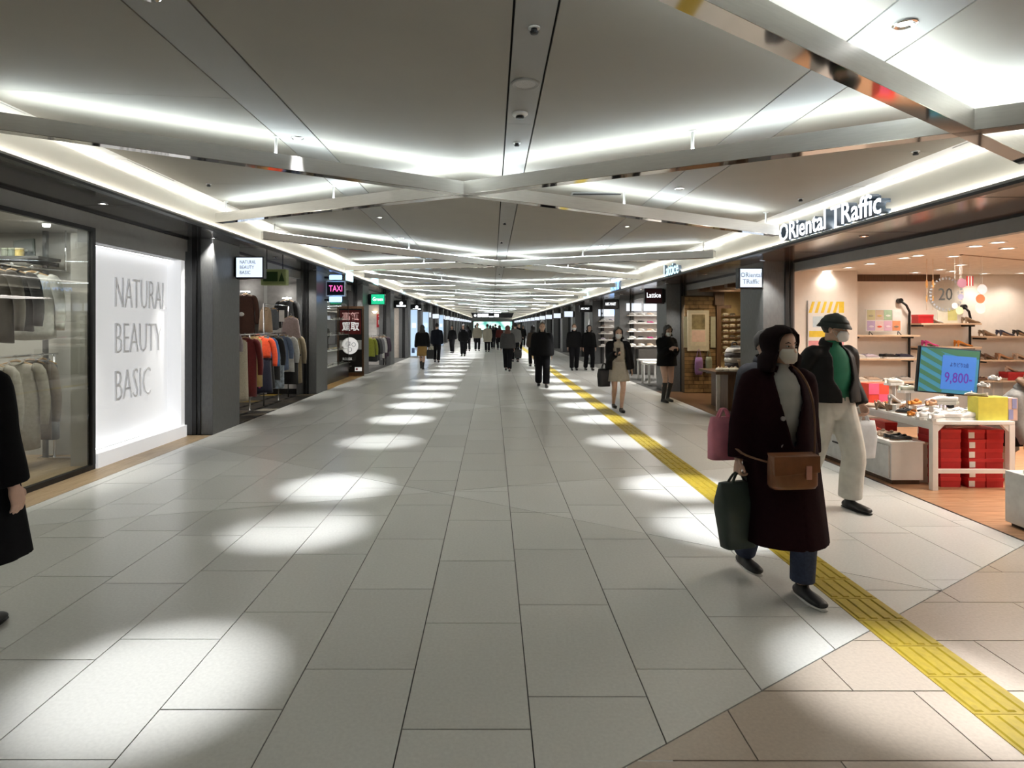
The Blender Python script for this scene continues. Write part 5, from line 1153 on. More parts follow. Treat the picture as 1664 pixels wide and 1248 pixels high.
def person(label, loc, rotz, h=1.62, male=False, lod=0, feet=None, hands=None, head_yaw=0., head_pitch=0., hair='bob', hairm=None, top=None, top_m=None, inner_m=None, legs_m=None, leg_w=1., skirt=None, shoe_m=None,
           boots=0., mask=None, hat=None, open_=None, sit=False, lean=0., group=None, hand_pose='curl', wide=1., sleeve_w=1., collar=True):
    """loc: point on the floor; faces -Y before the turn. top: hem height as a fraction of h"""
    s = h/1.65; P = thing('person', label, 'person', loc, rotz, group)
    vox = (.0065, .016, .032)[lod]; cvox = (.011, .02, .036)[lod]; n = (16, 12, 8)[lod]
    sw = (.185 if male else .162)*s; hipz = .86*s if not sit else .47*s; ofs = hipz-.86*s
    up = lambda x, y, z: Vector((x*s, y*s+ (z-.9)*s*lean*-1, z*s+ofs))
    feet = feet or ((-.09,-.05,0), (.09,.08,0))
    body = MB(); J = []
    for i, sx in enumerate((-1, 1)):
        hip = up(sx*.085, 0, .87); f = Vector(feet[i])*s if not sit else Vector(feet[i]); fz = f.z; ank = Vector((f.x, f.y+.04*s, .085*s+fz))
        knee, ank = ik(hip, ank, .41*s, .40*s, (sx*.08, -1, .1 if not sit else .9)); J.append((hip, knee, ank, f))
        toe = Vector((sx*.02, -1, 0)).normalized()
        body.tube([hip+Vector((0,0,.03*s)), hip.lerp(knee,.25), hip.lerp(knee,.6), knee, knee.lerp(ank,.3)+Vector((0,.012*s,0)), knee.lerp(ank,.7), ank, ank+Vector((0,.0,-.05*s))], [.085*s,.084*s,.068*s,.052*s,.054*s,.040*s,.034*s,.036*s], n, res=2 if lod < 2 else 0)
        b = ank+Vector((0,0,-.055*s)); body.tube([b-toe*.05*s, b+toe*.04*s, b+toe*.13*s, b+toe*.19*s], [(.030*s,.034*s),(.034*s,.038*s),(.024*s,.044*s),(.012*s,.030*s)], n, up=(0,0,1))
    def ell(c, rx, ry, m=n+6): return [(c[0]+rx*s*cos(2*pi*k/m), c[1]+ry*s*sin(2*pi*k/m), c[2]) for k in range(m)]
    tw = 1.06 if male else .96
    body.loft([ell(up(0,0,.80), .10, .09), ell(up(0,.005,.86), .165*tw, .115), ell(up(0,.0,.93), .165*tw, .112), ell(up(0,-.005,1.03), .135*tw, .098), ell(up(0,-.005,1.15), .15*tw, .108), ell(up(0,0,1.26), .158*tw, .106), ell(up(0,.01,1.34), .128*tw, .080), ell(up(0,.015,1.385), .075, .058)])
    nb = up(0,.015,1.36); hc = up(0,-.012,1.425); body.tube([nb, up(0,.010,1.42), up(0,.0,1.50)], [.058*s,.050*s,.050*s], n)
    HM = Matrix.Translation(hc) @ Matrix.Rotation(head_yaw, 4, 'Z') @ Matrix.Rotation(head_pitch, 4, 'X')
    hd = MB().loft([headring(z, 1., s, n=(28,20,14)[lod]) for z in (0,.04,.1,.17,.25,.34,.42,.49,.56,.65,.75,.84,.91,.96,.99,1.)])
    if lod < 2:
        hd.tube([(0,-.083*s,.116*s),(0,-.096*s,.094*s),(0,-.108*s,.076*s),(0,-.092*s,.066*s)], [.008*s,.011*s,.015*s,.010*s], 8)
        for sx in (-1,1):
            hd.ball((sx*.074*s,.012*s,.10*s), .012*s,.020*s,.032*s, 8, 6)
    body.add2(hd.xf(HM))
    # arms
    hands = hands or ((-.24,-.04,.78), (.24,-.02,.78)); A = []
    for i, sx in enumerate((-1, 1)):
        sh = up(sx*sw/s, .012, 1.325); wr = up(*hands[i]); el, wr = ik(sh, wr, .275*s, .245*s, (sx*.35, 1, -.25)); A.append((sh, el, wr))
        body.tube([sh-Vector((sx*.05*s,0,0)), sh, sh.lerp(el,.5), el, el.lerp(wr,.3), wr], [.040*s,.044*s,.044*s,.038*s,.040*s,.026*s], n, res=2 if lod < 2 else 0)
        d = (wr-el).normalized()
        if hand_pose == 'down': d = (d+Vector((0,0,-.9))).normalized()
        inn = Vector((-sx,0,0)); inn = (inn-d*inn.dot(d)).normalized(); fw = d.cross(inn)*sx        # palm faces inwards, thumb forward
        if fw.y > 0: fw = -fw
        k0 = wr+d*.085*s
        body.tube([wr-d*.01*s, wr+d*.03*s, k0], [(.024*s,.018*s),(.040*s,.016*s),(.042*s,.014*s)], n, up=fw)
        if lod < 2:
            for q, (o, L) in enumerate(((.030,.066),(.010,.075),(-.010,.070),(-.030,.054))):
                p0 = k0+fw*o*s-d*.012*s; p1 = p0+d*L*.5*s; 
                c1 = .35 if hand_pose != 'grip' else 1.0
                p1 = p0+(d*cos(c1)+inn*sin(c1))*L*.45*s; p2 = p1+(d*cos(c1*1.9)+inn*sin(c1*1.9))*L*.34*s; p3 = p2+(d*cos(c1*2.6)+inn*sin(c1*2.6))*L*.26*s
                body.tube([p0,p1,p2,p3], [.0094*s,.0090*s,.0082*s,.0066*s], 8)
            t0 = wr+d*.022*s+fw*.026*s; t1 = t0+(d*.6+fw*.75+inn*.25).normalized()*.036*s; t2 = t1+(d*.9+fw*.25+inn*.4).normalized()*.030*s
            body.tube([t0,t1,t2], [.0125*s,.0108*s,.0085*s], 8)
    obj('body', body, SKIN, P, remesh=vox, smooth=2 if lod < 2 else 1)
    # eyes, brows, mouth
    if lod == 0:
        for sx in (-1,1):
            e = obj('eye', MB().ball((sx*.031*s,-.0805*s,.112*s), .0125*s,.009*s,.0055*s,10,6).xf(HM), EYEW, P); obj('iris', MB().ball((sx*.031*s,-.0868*s,.112*s), .0062*s,.004*s,.0056*s,8,5).xf(HM), EYED, e)
            obj('eyebrow', MB().tube([(sx*.014*s,-.0885*s,.131*s),(sx*.033*s,-.0875*s,.136*s),(sx*.050*s,-.078*s,.130*s)], [.003*s,.004*s,.002*s], 6).xf(HM), BROW, P)
        if not mask: obj('lips', MB().tube([(-.022*s,-.082*s,.046*s),(0,-.093*s,.047*s),(.022*s,-.082*s,.046*s)], [.003*s,.007*s,.003*s], 6).xf(HM), LIP, P)
    elif lod == 1:
        for sx in (-1,1): obj('eye', MB().ball((sx*.031*s,-.083*s,.112*s), .012*s,.007*s,.006*s,8,5).xf(HM), EYED, P)
    # hair
    hm = hairm or HAIRB
    H_ = MB(); zs = [.995,.97,.93,.86,.80]; nn = (30,22,16)[lod]
    def hr(z, a0, dr, dz=0.): return [(x, y, q+dz) for x, y, q in headring(z, 1., s, n=nn, a0=max(a0,.02), dr=dr)]
    if hair in ('bob','long','short','hood','tied'):
        low = {'bob': -.02, 'long': -.75, 'short': .30, 'hood': -.22, 'tied': .22}[hair]; vol = .022 if hair != 'hood' else .034
        if hair == 'short': vol = .012
        Z = [(1.0,.02,vol*.6),(.985,.02,vol*.8),(.94,.02,vol),(.88,.03,vol),(.82,.45 if hair != 'hood' else .80,vol),(.72,.85 if hair != 'hood' else 1.0,vol),(.60,1.02,vol*1.02),(.45,1.08,vol*1.05),(.32,1.10,vol*1.1)]
        if hair == 'short': Z = Z[:7]+[(.48,1.55,vol),(.30,2.0,vol*.8)]
        elif hair == 'tied': Z = Z[:7]+[(.48,1.45,vol),(.30,1.9,vol)]
        else:
            st = 4
            for k in range(1, st+1):
                z = .32+(low-.32)*k/st; Z.append((z, 1.12+.22*k/st, vol*1.15+(.030 if z < .2 else 0)))
        O, I = [], []
        for (z, a0, dr) in Z:
            zz = max(z, .28) if hair in ('bob','long','hood') else z
            o = hr(zz, a0, dr*s); i_ = hr(zz, a0, dr*s*.25); dz = (z-zz)*.225*s
            O.append([(x,y,q+dz+(.02*s if z > .99 else .012*s*(z > .9))) for x,y,q in o]); I.append([(x,y,q+dz) for x,y,q in i_])
        H_.shell(O, I)
        if hair == 'tied': H_.ball((0,.13*s,.15*s), .045*s,.045*s,.045*s)
        obj('hood' if hair == 'hood' else 'hair', H_.xf(HM), hm, P)
        if hair == 'hood':   # fringe and hair inside the hood edge
            F_ = MB().shell([hr(z, a, .012*s) for z, a in ((.90,.02),(.84,.55),(.74,.85),(.58,1.0),(.40,1.06))], [hr(z, a, .004*s) for z, a in ((.90,.02),(.84,.55),(.74,.85),(.58,1.0),(.40,1.06))])
            obj('hair', F_.xf(HM), HAIRB, P)
    if mask:
        O, I = [], []
        for z, a in ((.0,.9),(.10,1.15),(.22,1.2),(.34,1.1),(.43,.85)):
            def mr(dr): 
                r = headring(max(z,.02), 1., s, n=60, dr=dr*s); m = [r[k % 60] for k in range(-int(a/(2*pi)*60), int(a/(2*pi)*60)+1)]
                st = [m[int(round(k*(len(m)-1)/12))] for k in range(13)]; return [(x, y-(.016*s*math.exp(-(x/(.03*s))**2)*(1 if .05 < z < .4 else .4) if dr > .004 else 0), q) for x, y, q in st]
            O.append(mr(.012)); I.append(mr(.003))
        mk = obj('face_mask', MB().shell(O, I).xf(HM), mask, P)
        obj('ear_loop', MB().tube([(.060*s,-.045*s,.085*s),(.080*s,0,.10*s),(.060*s,-.04*s,.035*s)], .0018, 5).tube([(-.060*s,-.045*s,.085*s),(-.080*s,0,.10*s),(-.060*s,-.04*s,.035*s)], .0018, 5).xf(HM), mask, mk)
    if hat:
        O = MB().loft([headring(z, 1., s, n=24, dr=.018*s) for z in (.70,.80,.88)]+[[(x,y,q+.012*s) for x,y,q in headring(z, 1., s, n=24, dr=.016*s)] for z in (.90,.95,.985,1.)])
        R = [[(x,y,q) for x,y,q in headring(.72,1.,s,n=24,dr=.015*s)],[(x*1.0,y,q-.035*s) for x,y,q in headring(.70,1.,s,n=24,dr=.038*s)],[(x,y,q-.042*s) for x,y,q in headring(.70,1.,s,n=24,dr=.037*s)],[(x,y,q-.008*s) for x,y,q in headring(.72,1.,s,n=24,dr=.012*s)]]
        o = obj('bucket_hat', O.xf(HM), hat, P); obj('brim', MB().loft(R, cap=False).xf(HM), hat, o)
    # trousers or tights
    if legs_m:
        T = MB()
        for (hip, knee, ank, f) in J:
            e = .016*s*leg_w
            T.tube([hip+Vector((0,0,.05*s)), hip.lerp(knee,.3), knee, knee.lerp(ank,.5), ank.lerp(knee,.06)+Vector((0,0,-.015*s))], [.096*s+e*.6,.092*s+e,.058*s+e*1.7,.052*s+e*2.0,.044*s+e*2.3], n, res=3 if lod < 2 else 0)
        T.loft([ell(up(0,0,.76), .105, .100), ell(up(0,0,.81), .145, .118), ell(up(0,.005,.87), .180*tw, .128), ell(up(0,0,.95), .176*tw, .122), ell(up(0,-.005,1.02), .150*tw, .108)])
        obj('trousers', T, legs_m, P, remesh=cvox, smooth=2)
    if skirt:
        hem, sm, fl = skirt; R = []
        for k in range(7):
            z = 1.02+(hem-1.02)*k/6; r = .150+(.185-.150)*min(1, k/2)+(fl-.185)*max(0, (k-2)/4); m_ = 28
            R.append([(up(0,0,z).x+r*s*cos(2*pi*q/m_)*(1+.035*(k/6)*sin(7*2*pi*q/m_)), up(0,0,z).y+r*.76*s*sin(2*pi*q/m_)*(1+.035*(k/6)*sin(7*2*pi*q/m_)), up(0,0,z).z) for q in range(m_)])
        obj('skirt', MB().loft(R), sm, P)
    # shoes or boots
    for (hip, knee, ank, f) in J:
        sx = -1 if hip.x < 0 else 1; toe = Vector((sx*.02,-1,0)).normalized(); b = ank+Vector((0,0,-.052*s))
        S_ = MB().tube([b-toe*.062*s, b-toe*.03*s, b+toe*.05*s, b+toe*.13*s, b+toe*.19*s, b+toe*.212*s], [(.022*s,.030*s),(.040*s,.038*s),(.040*s,.041*s),(.030*s,.049*s),(.022*s,.042*s),(.010*s,.022*s)], 14, up=(0,0,1), res=2)
        if boots: S_.tube([b+Vector((0,0,-.0)), ank, ank.lerp(knee, boots)], [.044*s,.042*s,.058*s], 12)
        else: S_.tube([b, ank+Vector((0,0,.0))], [.042*s,.040*s], 12)
        so = obj('boot' if boots else 'shoe', S_, shoe_m, P, remesh=cvox if lod < 2 else None, smooth=1)
        if lod < 2: obj('outsole', MB().tube([b-toe*.068*s+Vector((0,0,-.026*s)), b+Vector((0,0,-.026*s)), b+toe*.12*s+Vector((0,0,-.026*s)), b+toe*.215*s+Vector((0,0,-.022*s))], [(.010*s,.026*s),(.011*s,.038*s),(.011*s,.050*s),(.009*s,.022*s)], 12, up=(0,0,1), res=2), M_SOLEW if shoe_m.name.startswith('sneak') else M_BLACK, so)
    # coat or jacket
    if inner_m:
        obj('sweater', MB().loft([ell(up(0,-.002,.92), .172*tw, .120), ell(up(0,-.005,1.05), .156*tw, .116), ell(up(0,-.006,1.17), .168*tw, .123), ell(up(0,0,1.28), .165*tw, .118), ell(up(0,.01,1.355), .11, .088), ell(up(0,.012,1.40), .066, .066), ell(up(0,.010,1.43), .060, .060)]), inner_m, P)
    if top:
        zt = [1.405,1.375,1.34,1.29,1.20,1.10,1.0,.92]; hemz = top*1.65; k = .92
        while k-.09 > hemz: k -= .09; zt.append(k)
        zt.append(hemz); O, I = [], []; m_ = (44,32,20)[lod]
        for z in zt:
            if z > 1.39: rx, ry, cy = .085, .075, .015
            elif z > 1.36: rx, ry, cy = .108, .090, .012
            elif z > 1.32: rx, ry, cy = .150*tw, .108, .008
            elif z > 1.25: rx, ry, cy = .186*tw, .130, .003
            else:
                f = (1.25-z)/(1.25-min(hemz,.9)); f2 = max(0, (1.0-z)/.7); rx, ry, cy = (.196*tw*wide+(.045*wide)*f), .138*wide+.035*f+(.06*f2 if top < .3 else 0), -.002-(.05*f2 if top < .3 else 0)
            a0 = open_(z) if open_ else .0; c = up(0, cy, z)
            o, i_ = [], []
            for q in range(m_):
                t = a0+(2*pi-2*a0)*q/(m_-1 if open_ else m_); fo = 1+.022*max(0,(1.2-z))*sin(6*t+1.3)+.010*sin(11*t+3*z)
                o.append((c.x+rx*s*sin(t)*fo, c.y-ry*s*cos(t)*fo, c.z)); i_.append((c.x+(rx-.022)*s*sin(t)*fo, c.y-(ry-.022)*s*cos(t)*fo, c.z))
            O.append(o); I.append(i_)
        C_ = MB()
        if open_: C_.shell(O, I)
        else: C_.loft(O)
        for i, sx in enumerate((-1, 1)):
            sh, el, wr = A[i]; g = sleeve_w
            C_.tube([sh-Vector((sx*.07*s,0,-.004*s)), sh+Vector((sx*.002*s,0,-.012*s)), sh.lerp(el,.5), el, el.lerp(wr,.5), wr.lerp(el,.04)], [.056*s,.067*s*g,.071*s*g,.066*s*g,.062*s*g,.056*s*g], n, res=3 if lod < 2 else 0)
        co = obj('coat', C_, top_m, P, remesh=cvox, smooth=3 if lod < 2 else 1)
        if collar and lod < 2:
            R_ = [up(sin(t)*.082, .012-.072*cos(t), 1.405-.03*cos(t)) for t in [.55+(2*pi-1.1)*q/16 for q in range(17)]]
            obj('collar', MB().tube(R_, [(.034*s,.012*s)]*17, 8, up=(0,0,1)), top_m, co)
    return P, dict(A=A, J=J, up=up, HM=HM, s=s)
def world(P, v):
    return Matrix.Translation(P.location) @ Matrix.Rotation(P.rotation_euler.z, 4, 'Z') @ Vector(v)
def bag(name, label, cat, top, w_, d_, hgt, m, rz=0., drop=.16, taper=.85, hm=None, soft=.012, handle=True):
    """soft carrier bag hanging from the point TOP by two handles"""
    t = thing(name, label, cat, (top[0], top[1], top[2]-drop-hgt), rz); R = []
    for k in range(8):
        f = k/7; a = taper+(1-taper)*min(1, f*1.6) if f < .6 else 1-.10*(f-.6)/.4; b = (1.0 if f < .7 else 1-.55*(f-.7)/.3)
        R.append([(w_/2*a*math.copysign(abs(cos(q))**.5, cos(q))*(1+soft*sin(5*q+9*f)), d_/2*a*b*math.copysign(abs(sin(q))**.6, sin(q))*(1+soft*3*sin(4*q+7*f)), hgt*f) for q in [2*pi*i/28 for i in range(28)]])
    obj('body', MB().loft(R), m, t)
    if handle:
        for s in (-1, 1): obj('handle', MB().tube([(-w_*.24, s*d_*.16, hgt-.03), (-w_*.10, s*.012, hgt+drop*.75), (0, s*.006, hgt+drop), (w_*.10, s*.012, hgt+drop*.75), (w_*.24, s*d_*.16, hgt-.03)], .008, 6, res=4), hm or m, t)
    return t
COAT = lambda n, c, **k: mat('coat_'+n, c, .9, var=.10, scale=40, bump=.15, spec=.12, **k)
JEANS = mat('jeans', (.035,.05,.10), .8, var=.2, scale=60, bump=.15); SHB = mat('shoe_black_leather', (.012,.012,.012), .4); SNK = mat('sneaker_black', (.02,.02,.022), .5, var=.1)
# ---- woman in the maroon coat, walking towards us
vneck = lambda z: .02 if z > 1.40 else (.30 if z > 1.30 else (.28 if z > .95 else .22))
def mar_open(z):
    if z > 1.33: return .60
    return .03+.50*max(0, min(1, (z-.96)/.36))
P1, D1 = person('woman in long dark maroon coat, cream mask and hood, walking with bags', (1.80, 3.86, 0), .10, 1.63, False, 0, feet=((-.08,.26,.03),(.07,-.17,0)), hands=((-.275,.0,.80),(.275,.10,.82)), head_yaw=.34, hair='hood', hairm=COAT('hood_maroon', (.012,.006,.007)),
    top=.20, top_m=COAT('maroon', (.017,.0045,.007)), inner_m=mat('sweater_grey', (.40,.40,.38), .9, bump=.3), legs_m=JEANS, leg_w=.75, shoe_m=SNK, mask=M_MASK, open_=mar_open, wide=1.10, sleeve_w=1.22, hand_pose='grip')
u1 = D1['up']
for k, z in enumerate((1.10, .93)): obj('coat_button', MB().lathe([(0,-.006),(.014,-.006),(.014,.004),(0,.004)], u1(-.07,-.158,z), 12, 'Y'), mat('button_silver', (.55,.55,.55), .3, metal=.6), P1)
cb_ = thing('crossbody_bag', 'tan brown leather shoulder bag worn across the maroon coat', 'bag', world(P1, u1(-.06,-.24,.70)), .10)
M_LEA = mat('leather_tan', (.20,.075,.028), .40, var=.15, scale=15)
obj('body', MB().loft([[(.145*a*math.copysign(abs(cos(q))**.4,cos(q)), .045*a*math.copysign(abs(sin(q))**.5,sin(q)), z) for q in [2*pi*k/24 for k in range(24)]] for a, z in ((.90,0),(1.,.02),(1.,.15),(.96,.19),(.8,.20))]), M_LEA, cb_)
obj('flap', MB().hull8([(-.14,-.055,.08),(.14,-.055,.10),(.14,-.046,.10),(-.14,-.046,.08)],[(-.142,-.052,.195),(.142,-.052,.195),(.142,.03,.205),(-.142,.03,.205)]), M_LEA, cb_, bevel=.004); obj('clasp', MB().box(.05,.085,-.060,-.052,.06,.14), mat('clasp_rose', (.52,.25,.20), .3), cb_, bevel=.003)
S0 = lambda x, y, z: (x, y, z)
obj('strap', MB().tube([(.135,.0,.17),(.150,.015,.30),(.160,.035,.42),(.158,.065,.54),(.145,.110,.63),(.125,.19,.695),(.08,.30,.68),(-.02,.385,.56),(-.12,.40,.40),(-.22,.31,.25),(-.235,.15,.18),(-.14,.02,.15)], [(.004,.010)]*12, 8, res=4), mat('strap_tan', (.20,.10,.05), .5), cb_)
hr1 = world(P1, D1['A'][0][2]); hl1 = world(P1, D1['A'][1][2])
bag('shopping_bag', 'large dark green carrier bag held low by the maroon coat woman', 'bag', (hr1.x-.01, hr1.y-.02, hr1.z-.075), .31, .15, .40, mat('bag_green', (.028,.045,.038), .5, var=.15, bump=.1), .3, .055, .72)
bag('pink_bag', 'pink carrier bag hanging beside the arm of the maroon coat', 'bag', (hr1.x-.045, hr1.y+.13, hr1.z+.30), .20, .10, .27, mat('bag_pink', (.78,.27,.36), .5), .2, .05, 1.0)
bag('clear_bag', 'pale translucent bag of small things swinging behind the maroon coat', 'bag', (hl1.x+.03, hl1.y+.12, hl1.z-.075), .15, .10, .38, mat('bag_clear', (.50,.48,.46), .35, var=.6, scale=16, alpha=.75), .2, .07, .70)
# ---- man in bucket hat
P3, D3 = person('man in black bucket hat, black jacket, green shirt and white trousers, walking', (3.10, 5.62, 0), .22, 1.74, True, 0, feet=((-.09,.22,.02),(.09,-.14,0)), hands=((-.27,.02,.86),(.29,-.02,.86)), head_yaw=.62, head_pitch=.12, hair='short', hat=mat('hat_black_green', (.016,.026,.022), .6, var=.3, scale=20),
    top=.55, top_m=mat('jacket_black', (.010,.010,.010), .6, spec=.2, var=.15, bump=.1), inner_m=mat('shirt_green', (.012,.16,.085), .8, bump=.1), legs_m=mat('trousers_white', (.66,.64,.58), .8, bump=.15), leg_w=1.3, shoe_m=SHB, mask=M_MASKW, open_=lambda z: .62 if z > 1.33 else (.45 if z > 1.0 else .16), sleeve_w=1.12, hand_pose='grip')
h3 = world(P3, D3['A'][1][2]); bag('white_bag', 'pale white carrier bag in the hand of the bucket hat man', 'bag', (h3.x, h3.y-.02, h3.z-.075), .26, .10, .34, mat('bag_white', (.66,.69,.72), .5), .2, .06, .85)
# ---- person behind the woman
person('dark haired person in black coat hidden behind the maroon coat woman', (2.20, 4.95, 0), .05, 1.60, False, 1, hair='tied', top=.42, top_m=COAT('black', (.010,.010,.011)), legs_m=mat('trousers_black', (.010,.010,.012), .9, spec=.12), shoe_m=SHB, mask=M_MASK)
# ---- person cut off by the left edge
P0, D0 = person('person in long black coat cropped by the left edge, bare hand hanging', (-2.67, 3.10, 0), pi-.10, 1.70, False, 0, feet=((-.10,.12,0),(.09,-.16,0)), hands=((-.28,.0,.80),(.30,-.06,.80)), hair='bob', top=.27, top_m=COAT('ink', (.006,.006,.007)), legs_m=mat('trousers_black', (.010,.010,.012), .9, spec=.12), shoe_m=SHB, sleeve_w=1.25, wide=1.12)
# ---- woman with the pale dress, walking with a phone
P4, D4 = person('woman in open black jacket over pale knee dress, walking with a phone', (2.40, 11.75, 0), .02, 1.60, False, 1, feet=((-.04,.18,.05),(.05,-.10,0)), hands=((-.10,-.26,1.14),(.27,-.0,.80)), hair='bob', top=.50, top_m=COAT('black', (.010,.010,.011)), inner_m=mat('dress_pale', (.42,.38,.31), .9), skirt=(.60, mat('dress_pale', (.42,.38,.31), .9), .235), shoe_m=SHB, mask=M_MASKW, open_=lambda z: .75 if z > 1.3 else .60, sleeve_w=1.2, wide=1.12)
w4 = world(P4, D4['A'][0][2]); t = thing('phone', 'dark phone held by the woman in the pale dress', 'phone', (w4.x+.03, w4.y-.08, w4.z+.02), .1); obj('body', MB().box(-.036,.036,-.005,.005,-.05,.10), M_BLACK, t, bevel=.003); obj('screen', MB().box(-.032,.032,.005,.006,-.045,.095), mat('phone_glass', (.03,.03,.04), .1), t)
bag('black_bag', 'black tote bag at the side of the pale dress woman', 'bag', (2.13, 11.72, .92), .28, .14, .34, mat('bag_black', (.012,.012,.013), .5), .4, .10)
# ---- woman in boots looking at her phone
P5, D5 = person('woman in black coat, shorts and tall black boots looking at phone', (3.74, 13.2, 0), .25, 1.64, False, 1, hands=((-.08,-.28,1.15),(.08,-.28,1.14)), head_pitch=.25, hair='bob', top=.47, top_m=COAT('black', (.010,.010,.011)), shoe_m=SHB, boots=.92, mask=M_MASKW, sleeve_w=1.2)
w5 = world(P5, (0,-.36,1.16)); t = thing('phone', 'phone held in both hands by the woman in tall boots', 'phone', w5, .25); obj('body', MB().box(-.036,.036,-.005,.005,-.05,.10), M_BLACK, t, bevel=.003); obj('screen', MB().box(-.032,.032,.005,.006,-.045,.095), mat('phone_glass', (.03,.03,.04), .1), t)
# ---- seated person trying on shoes
P8, D8 = person('person with brown hair in grey jacket seated bent forward at right edge', (5.40, 6.66, 0), .75, 1.60, False, 0, sit=True, lean=.55, feet=((-.09,-.40,0),(.10,-.38,0)), hands=((-.16,-.36,.82),(.14,-.36,.82)), head_pitch=.7, head_yaw=-.1, hair='bob', hairm=HAIRBR, top=.52, top_m=COAT('grey_wool', (.20,.20,.195)), legs_m=mat('trousers_black', (.010,.010,.012), .9, spec=.12), shoe_m=SHB)
t = thing('stool', 'low beige padded stool under the seated person in the shoe shop', 'stool', (5.44, 6.72, 0)); obj('seat', MB().lathe([(0,.30),(.22,.30),(.24,.32),(.24,.37),(.20,.385),(0,.385)], n=24), mat('stool_beige', (.42,.34,.27), .7), t); obj('base', MB().lathe([(0,0),(.20,0),(.21,.30),(0,.30)], n=24), M_BEIGE, t)
# ---- farther people
BLK = COAT('black', (.010,.010,.011)); TRB = mat('trousers_black', (.010,.010,.012), .9, spec=.12)
person('man in black coat and trousers walking alone along the yellow strip', (1.33, 16.4, 0), .0, 1.72, True, 1, feet=((-.08,.16,.02),(.09,-.16,0)), hair='short', hairm=mat('hair_grey', (.16,.14,.12), .5), top=.48, top_m=BLK, legs_m=TRB, leg_w=1.3, shoe_m=SHB, sleeve_w=1.3, wide=1.15)
person('left person of the couple in black jackets by the shutters', (2.98, 22.4, 0), 0, 1.68, True, 1, hair='short', hairm=HAIRBR, top=.50, top_m=BLK, legs_m=TRB, shoe_m=SHB, mask=M_MASKW)
person('right person of the couple in black jackets by the shutters', (3.54, 22.5, 0), .1, 1.64, False, 1, feet=((-.10,.12,0),(.10,-.10,0)), hair='bob', top=.52, top_m=BLK, legs_m=TRB, shoe_m=SHB)
person('woman in black top and tan trousers walking away on the left', (-2.62, 23.0, 0), pi, 1.64, False, 1, feet=((-.05,.14,0),(.05,-.12,.02)), hair='long', top=.52, top_m=BLK, skirt=(.50, mat('skirt_ochre', (.32,.19,.055), .8), .20), shoe_m=SHB, boots=.9, sleeve_w=1.2)
bag('tote', 'dark tote bag carried by the woman in tan skirt', 'bag', (-2.33, 23., .80), .30, .14, .34, mat('bag_black', (.012,.012,.013), .5), .2, .08)
person('man in dark navy coat walking away beside the tan skirt woman', (-2.45, 27.2, 0), pi, 1.72, True, 2, feet=((-.08,.14,0),(.09,-.14,0)), hair='short', top=.46, top_m=COAT('navy', (.010,.012,.018)), legs_m=TRB, shoe_m=SHB)
bag('paper_bag', 'pale paper bag carried by the man in the navy coat', 'bag', (-2.72, 27.1, .78), .28, .12, .42, mat('bag_paper', (.55,.52,.42), .8), .2, .06)
person('woman with auburn hair in grey jacket walking away near the middle', (.55, 22.0, 0), pi, 1.62, False, 1, feet=((-.06,.12,0),(.06,-.14,.02)), hair='long', hairm=HAIRR, top=.50, top_m=COAT('charcoal', (.055,.055,.055)), legs_m=TRB, shoe_m=SHB, sleeve_w=1.15, wide=1.1)
bag('shoulder_bag', 'black bag carried by the auburn haired woman', 'bag', (.92, 22.0, .86), .28, .14, .30, mat('bag_black', (.012,.012,.013), .5), .1, .10)
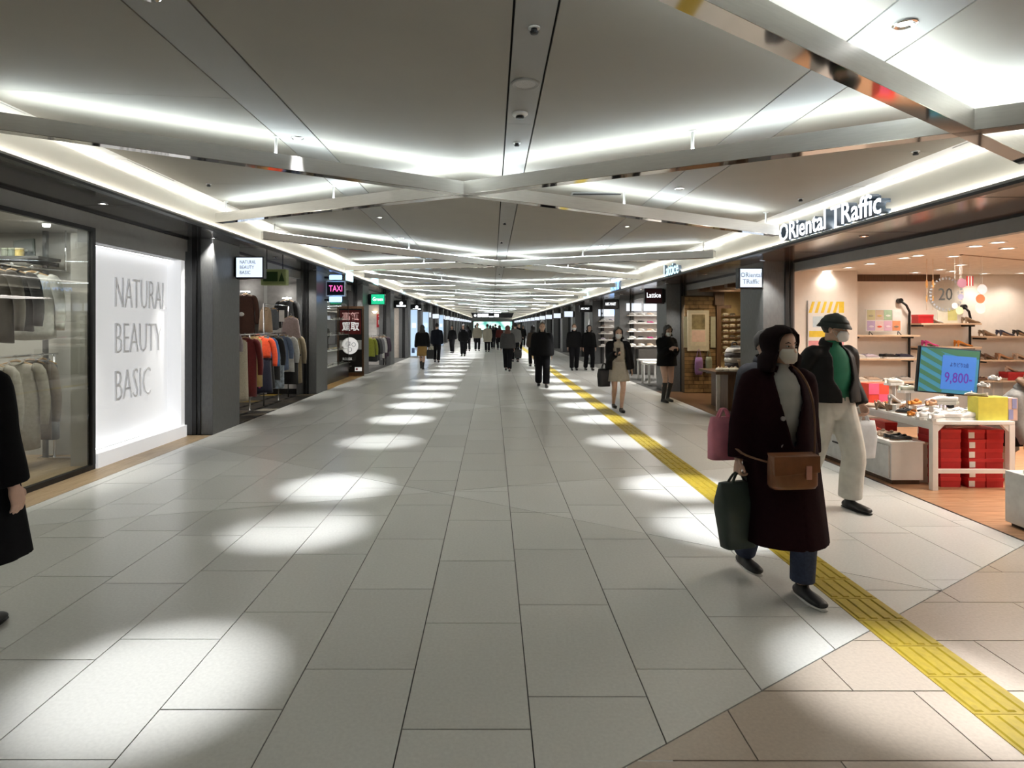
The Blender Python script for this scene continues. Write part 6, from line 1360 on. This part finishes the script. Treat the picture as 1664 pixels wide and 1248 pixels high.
far = [(-2.35,36.,'black coat, first of the far left group',BLK,False),(-1.66,36.,'black long coat, second of the far left group',BLK,True),(-1.55,39.,'dark coat walking behind the second of the far left group',BLK,False),(-1.55,32.8,'black coat walking on the left in mid corridor',BLK,False),(-.95,39.,'beige jacket, left of the beige pair in far corridor',COAT('beige', (.34,.31,.25)),True),
       (-.30,37.6,'beige jacket, right of the beige pair in far corridor',COAT('beige', (.34,.31,.25)),True),(.05,42.,'black coat left of the middle gap far away',BLK,False),(-.15,46.,'grey coat behind the beige pair',COAT('grey', (.16,.16,.16)),False),(.26,52.,'black coat right of the middle gap far away',BLK,True),(.48,41.,'dark red coat right of the middle gap',COAT('wine', (.08,.02,.018)),False),
       (1.15,33.5,'long black coat behind the auburn haired woman',BLK,False),(1.75,40.,'black coat on the far right of middle',BLK,True),(2.35,47.,'dark coat near the far right shops',BLK,False),(1.62,24.5,'dark coat just behind the man in black',COAT('brown', (.06,.045,.035)),False),(1.02,27.5,'grey coat left of the man in black',COAT('grey', (.16,.16,.16)),True),(2.3,55.,'black coat far away on the right',BLK,True),(-1.6,58.,'black coat far away on the left',BLK,False)]
rr = random.Random(2)
for i, (x, y, lab, m, male) in enumerate(far):
    person(('man in ' if male else 'woman in ')+lab, (x, y, 0), rr.choice([0, pi, pi, 0])+rr.uniform(-.2,.2), rr.uniform(1.68,1.76) if male else rr.uniform(1.58,1.66), male, 2, feet=((-.08,.13,0),(.08,-.13,0)), hair='short' if male else rr.choice(['bob','long']), top=rr.choice([.36,.46,.5]), top_m=m, legs_m=TRB, shoe_m=SHB)
# ================================================================== FINISH: fuse bodies and clothes into one surface, fit lettering
for (o, vx, sm) in BAKE:
    m = o.modifiers.new('fuse', 'REMESH'); m.mode = 'VOXEL'; m.voxel_size = vx; m.use_smooth_shade = True
    if sm: q = o.modifiers.new('soften', 'SMOOTH'); q.factor = .5; q.iterations = sm
bpy.context.view_layer.update()
dg = bpy.context.evaluated_depsgraph_get()
for (o, vx, sm) in BAKE:
    me = bpy.data.meshes.new_from_object(o.evaluated_get(dg), depsgraph=dg); me.name = o.data.name
    for p in me.polygons: p.use_smooth = True
    o.modifiers.clear(); o.data = me
for (o, wd, ht) in TEXTS:
    me = bpy.data.meshes.new_from_object(o.evaluated_get(dg), depsgraph=dg)
    xs = [v.co.x for v in me.vertices]; ys = [v.co.y for v in me.vertices]
    if not xs: continue
    sx, sy = wd/max(1e-6, max(xs)-min(xs)), ht/max(1e-6, max(ys)-min(ys)); cx, cy = (max(xs)+min(xs))/2, (max(ys)+min(ys))/2
    for v in me.vertices: v.co = ((v.co.x-cx)*sx, (v.co.y-cy)*sy, v.co.z)
    n = bpy.data.objects.new(o.name+'_', me); COL.objects.link(n); n.parent = o.parent; n.location = o.location; n.rotation_euler = o.rotation_euler
    if not me.materials: me.materials.append(o.data.materials[0])
    nm = o.name; bpy.data.objects.remove(o); n.name = nm
bpy.context.view_layer.update()
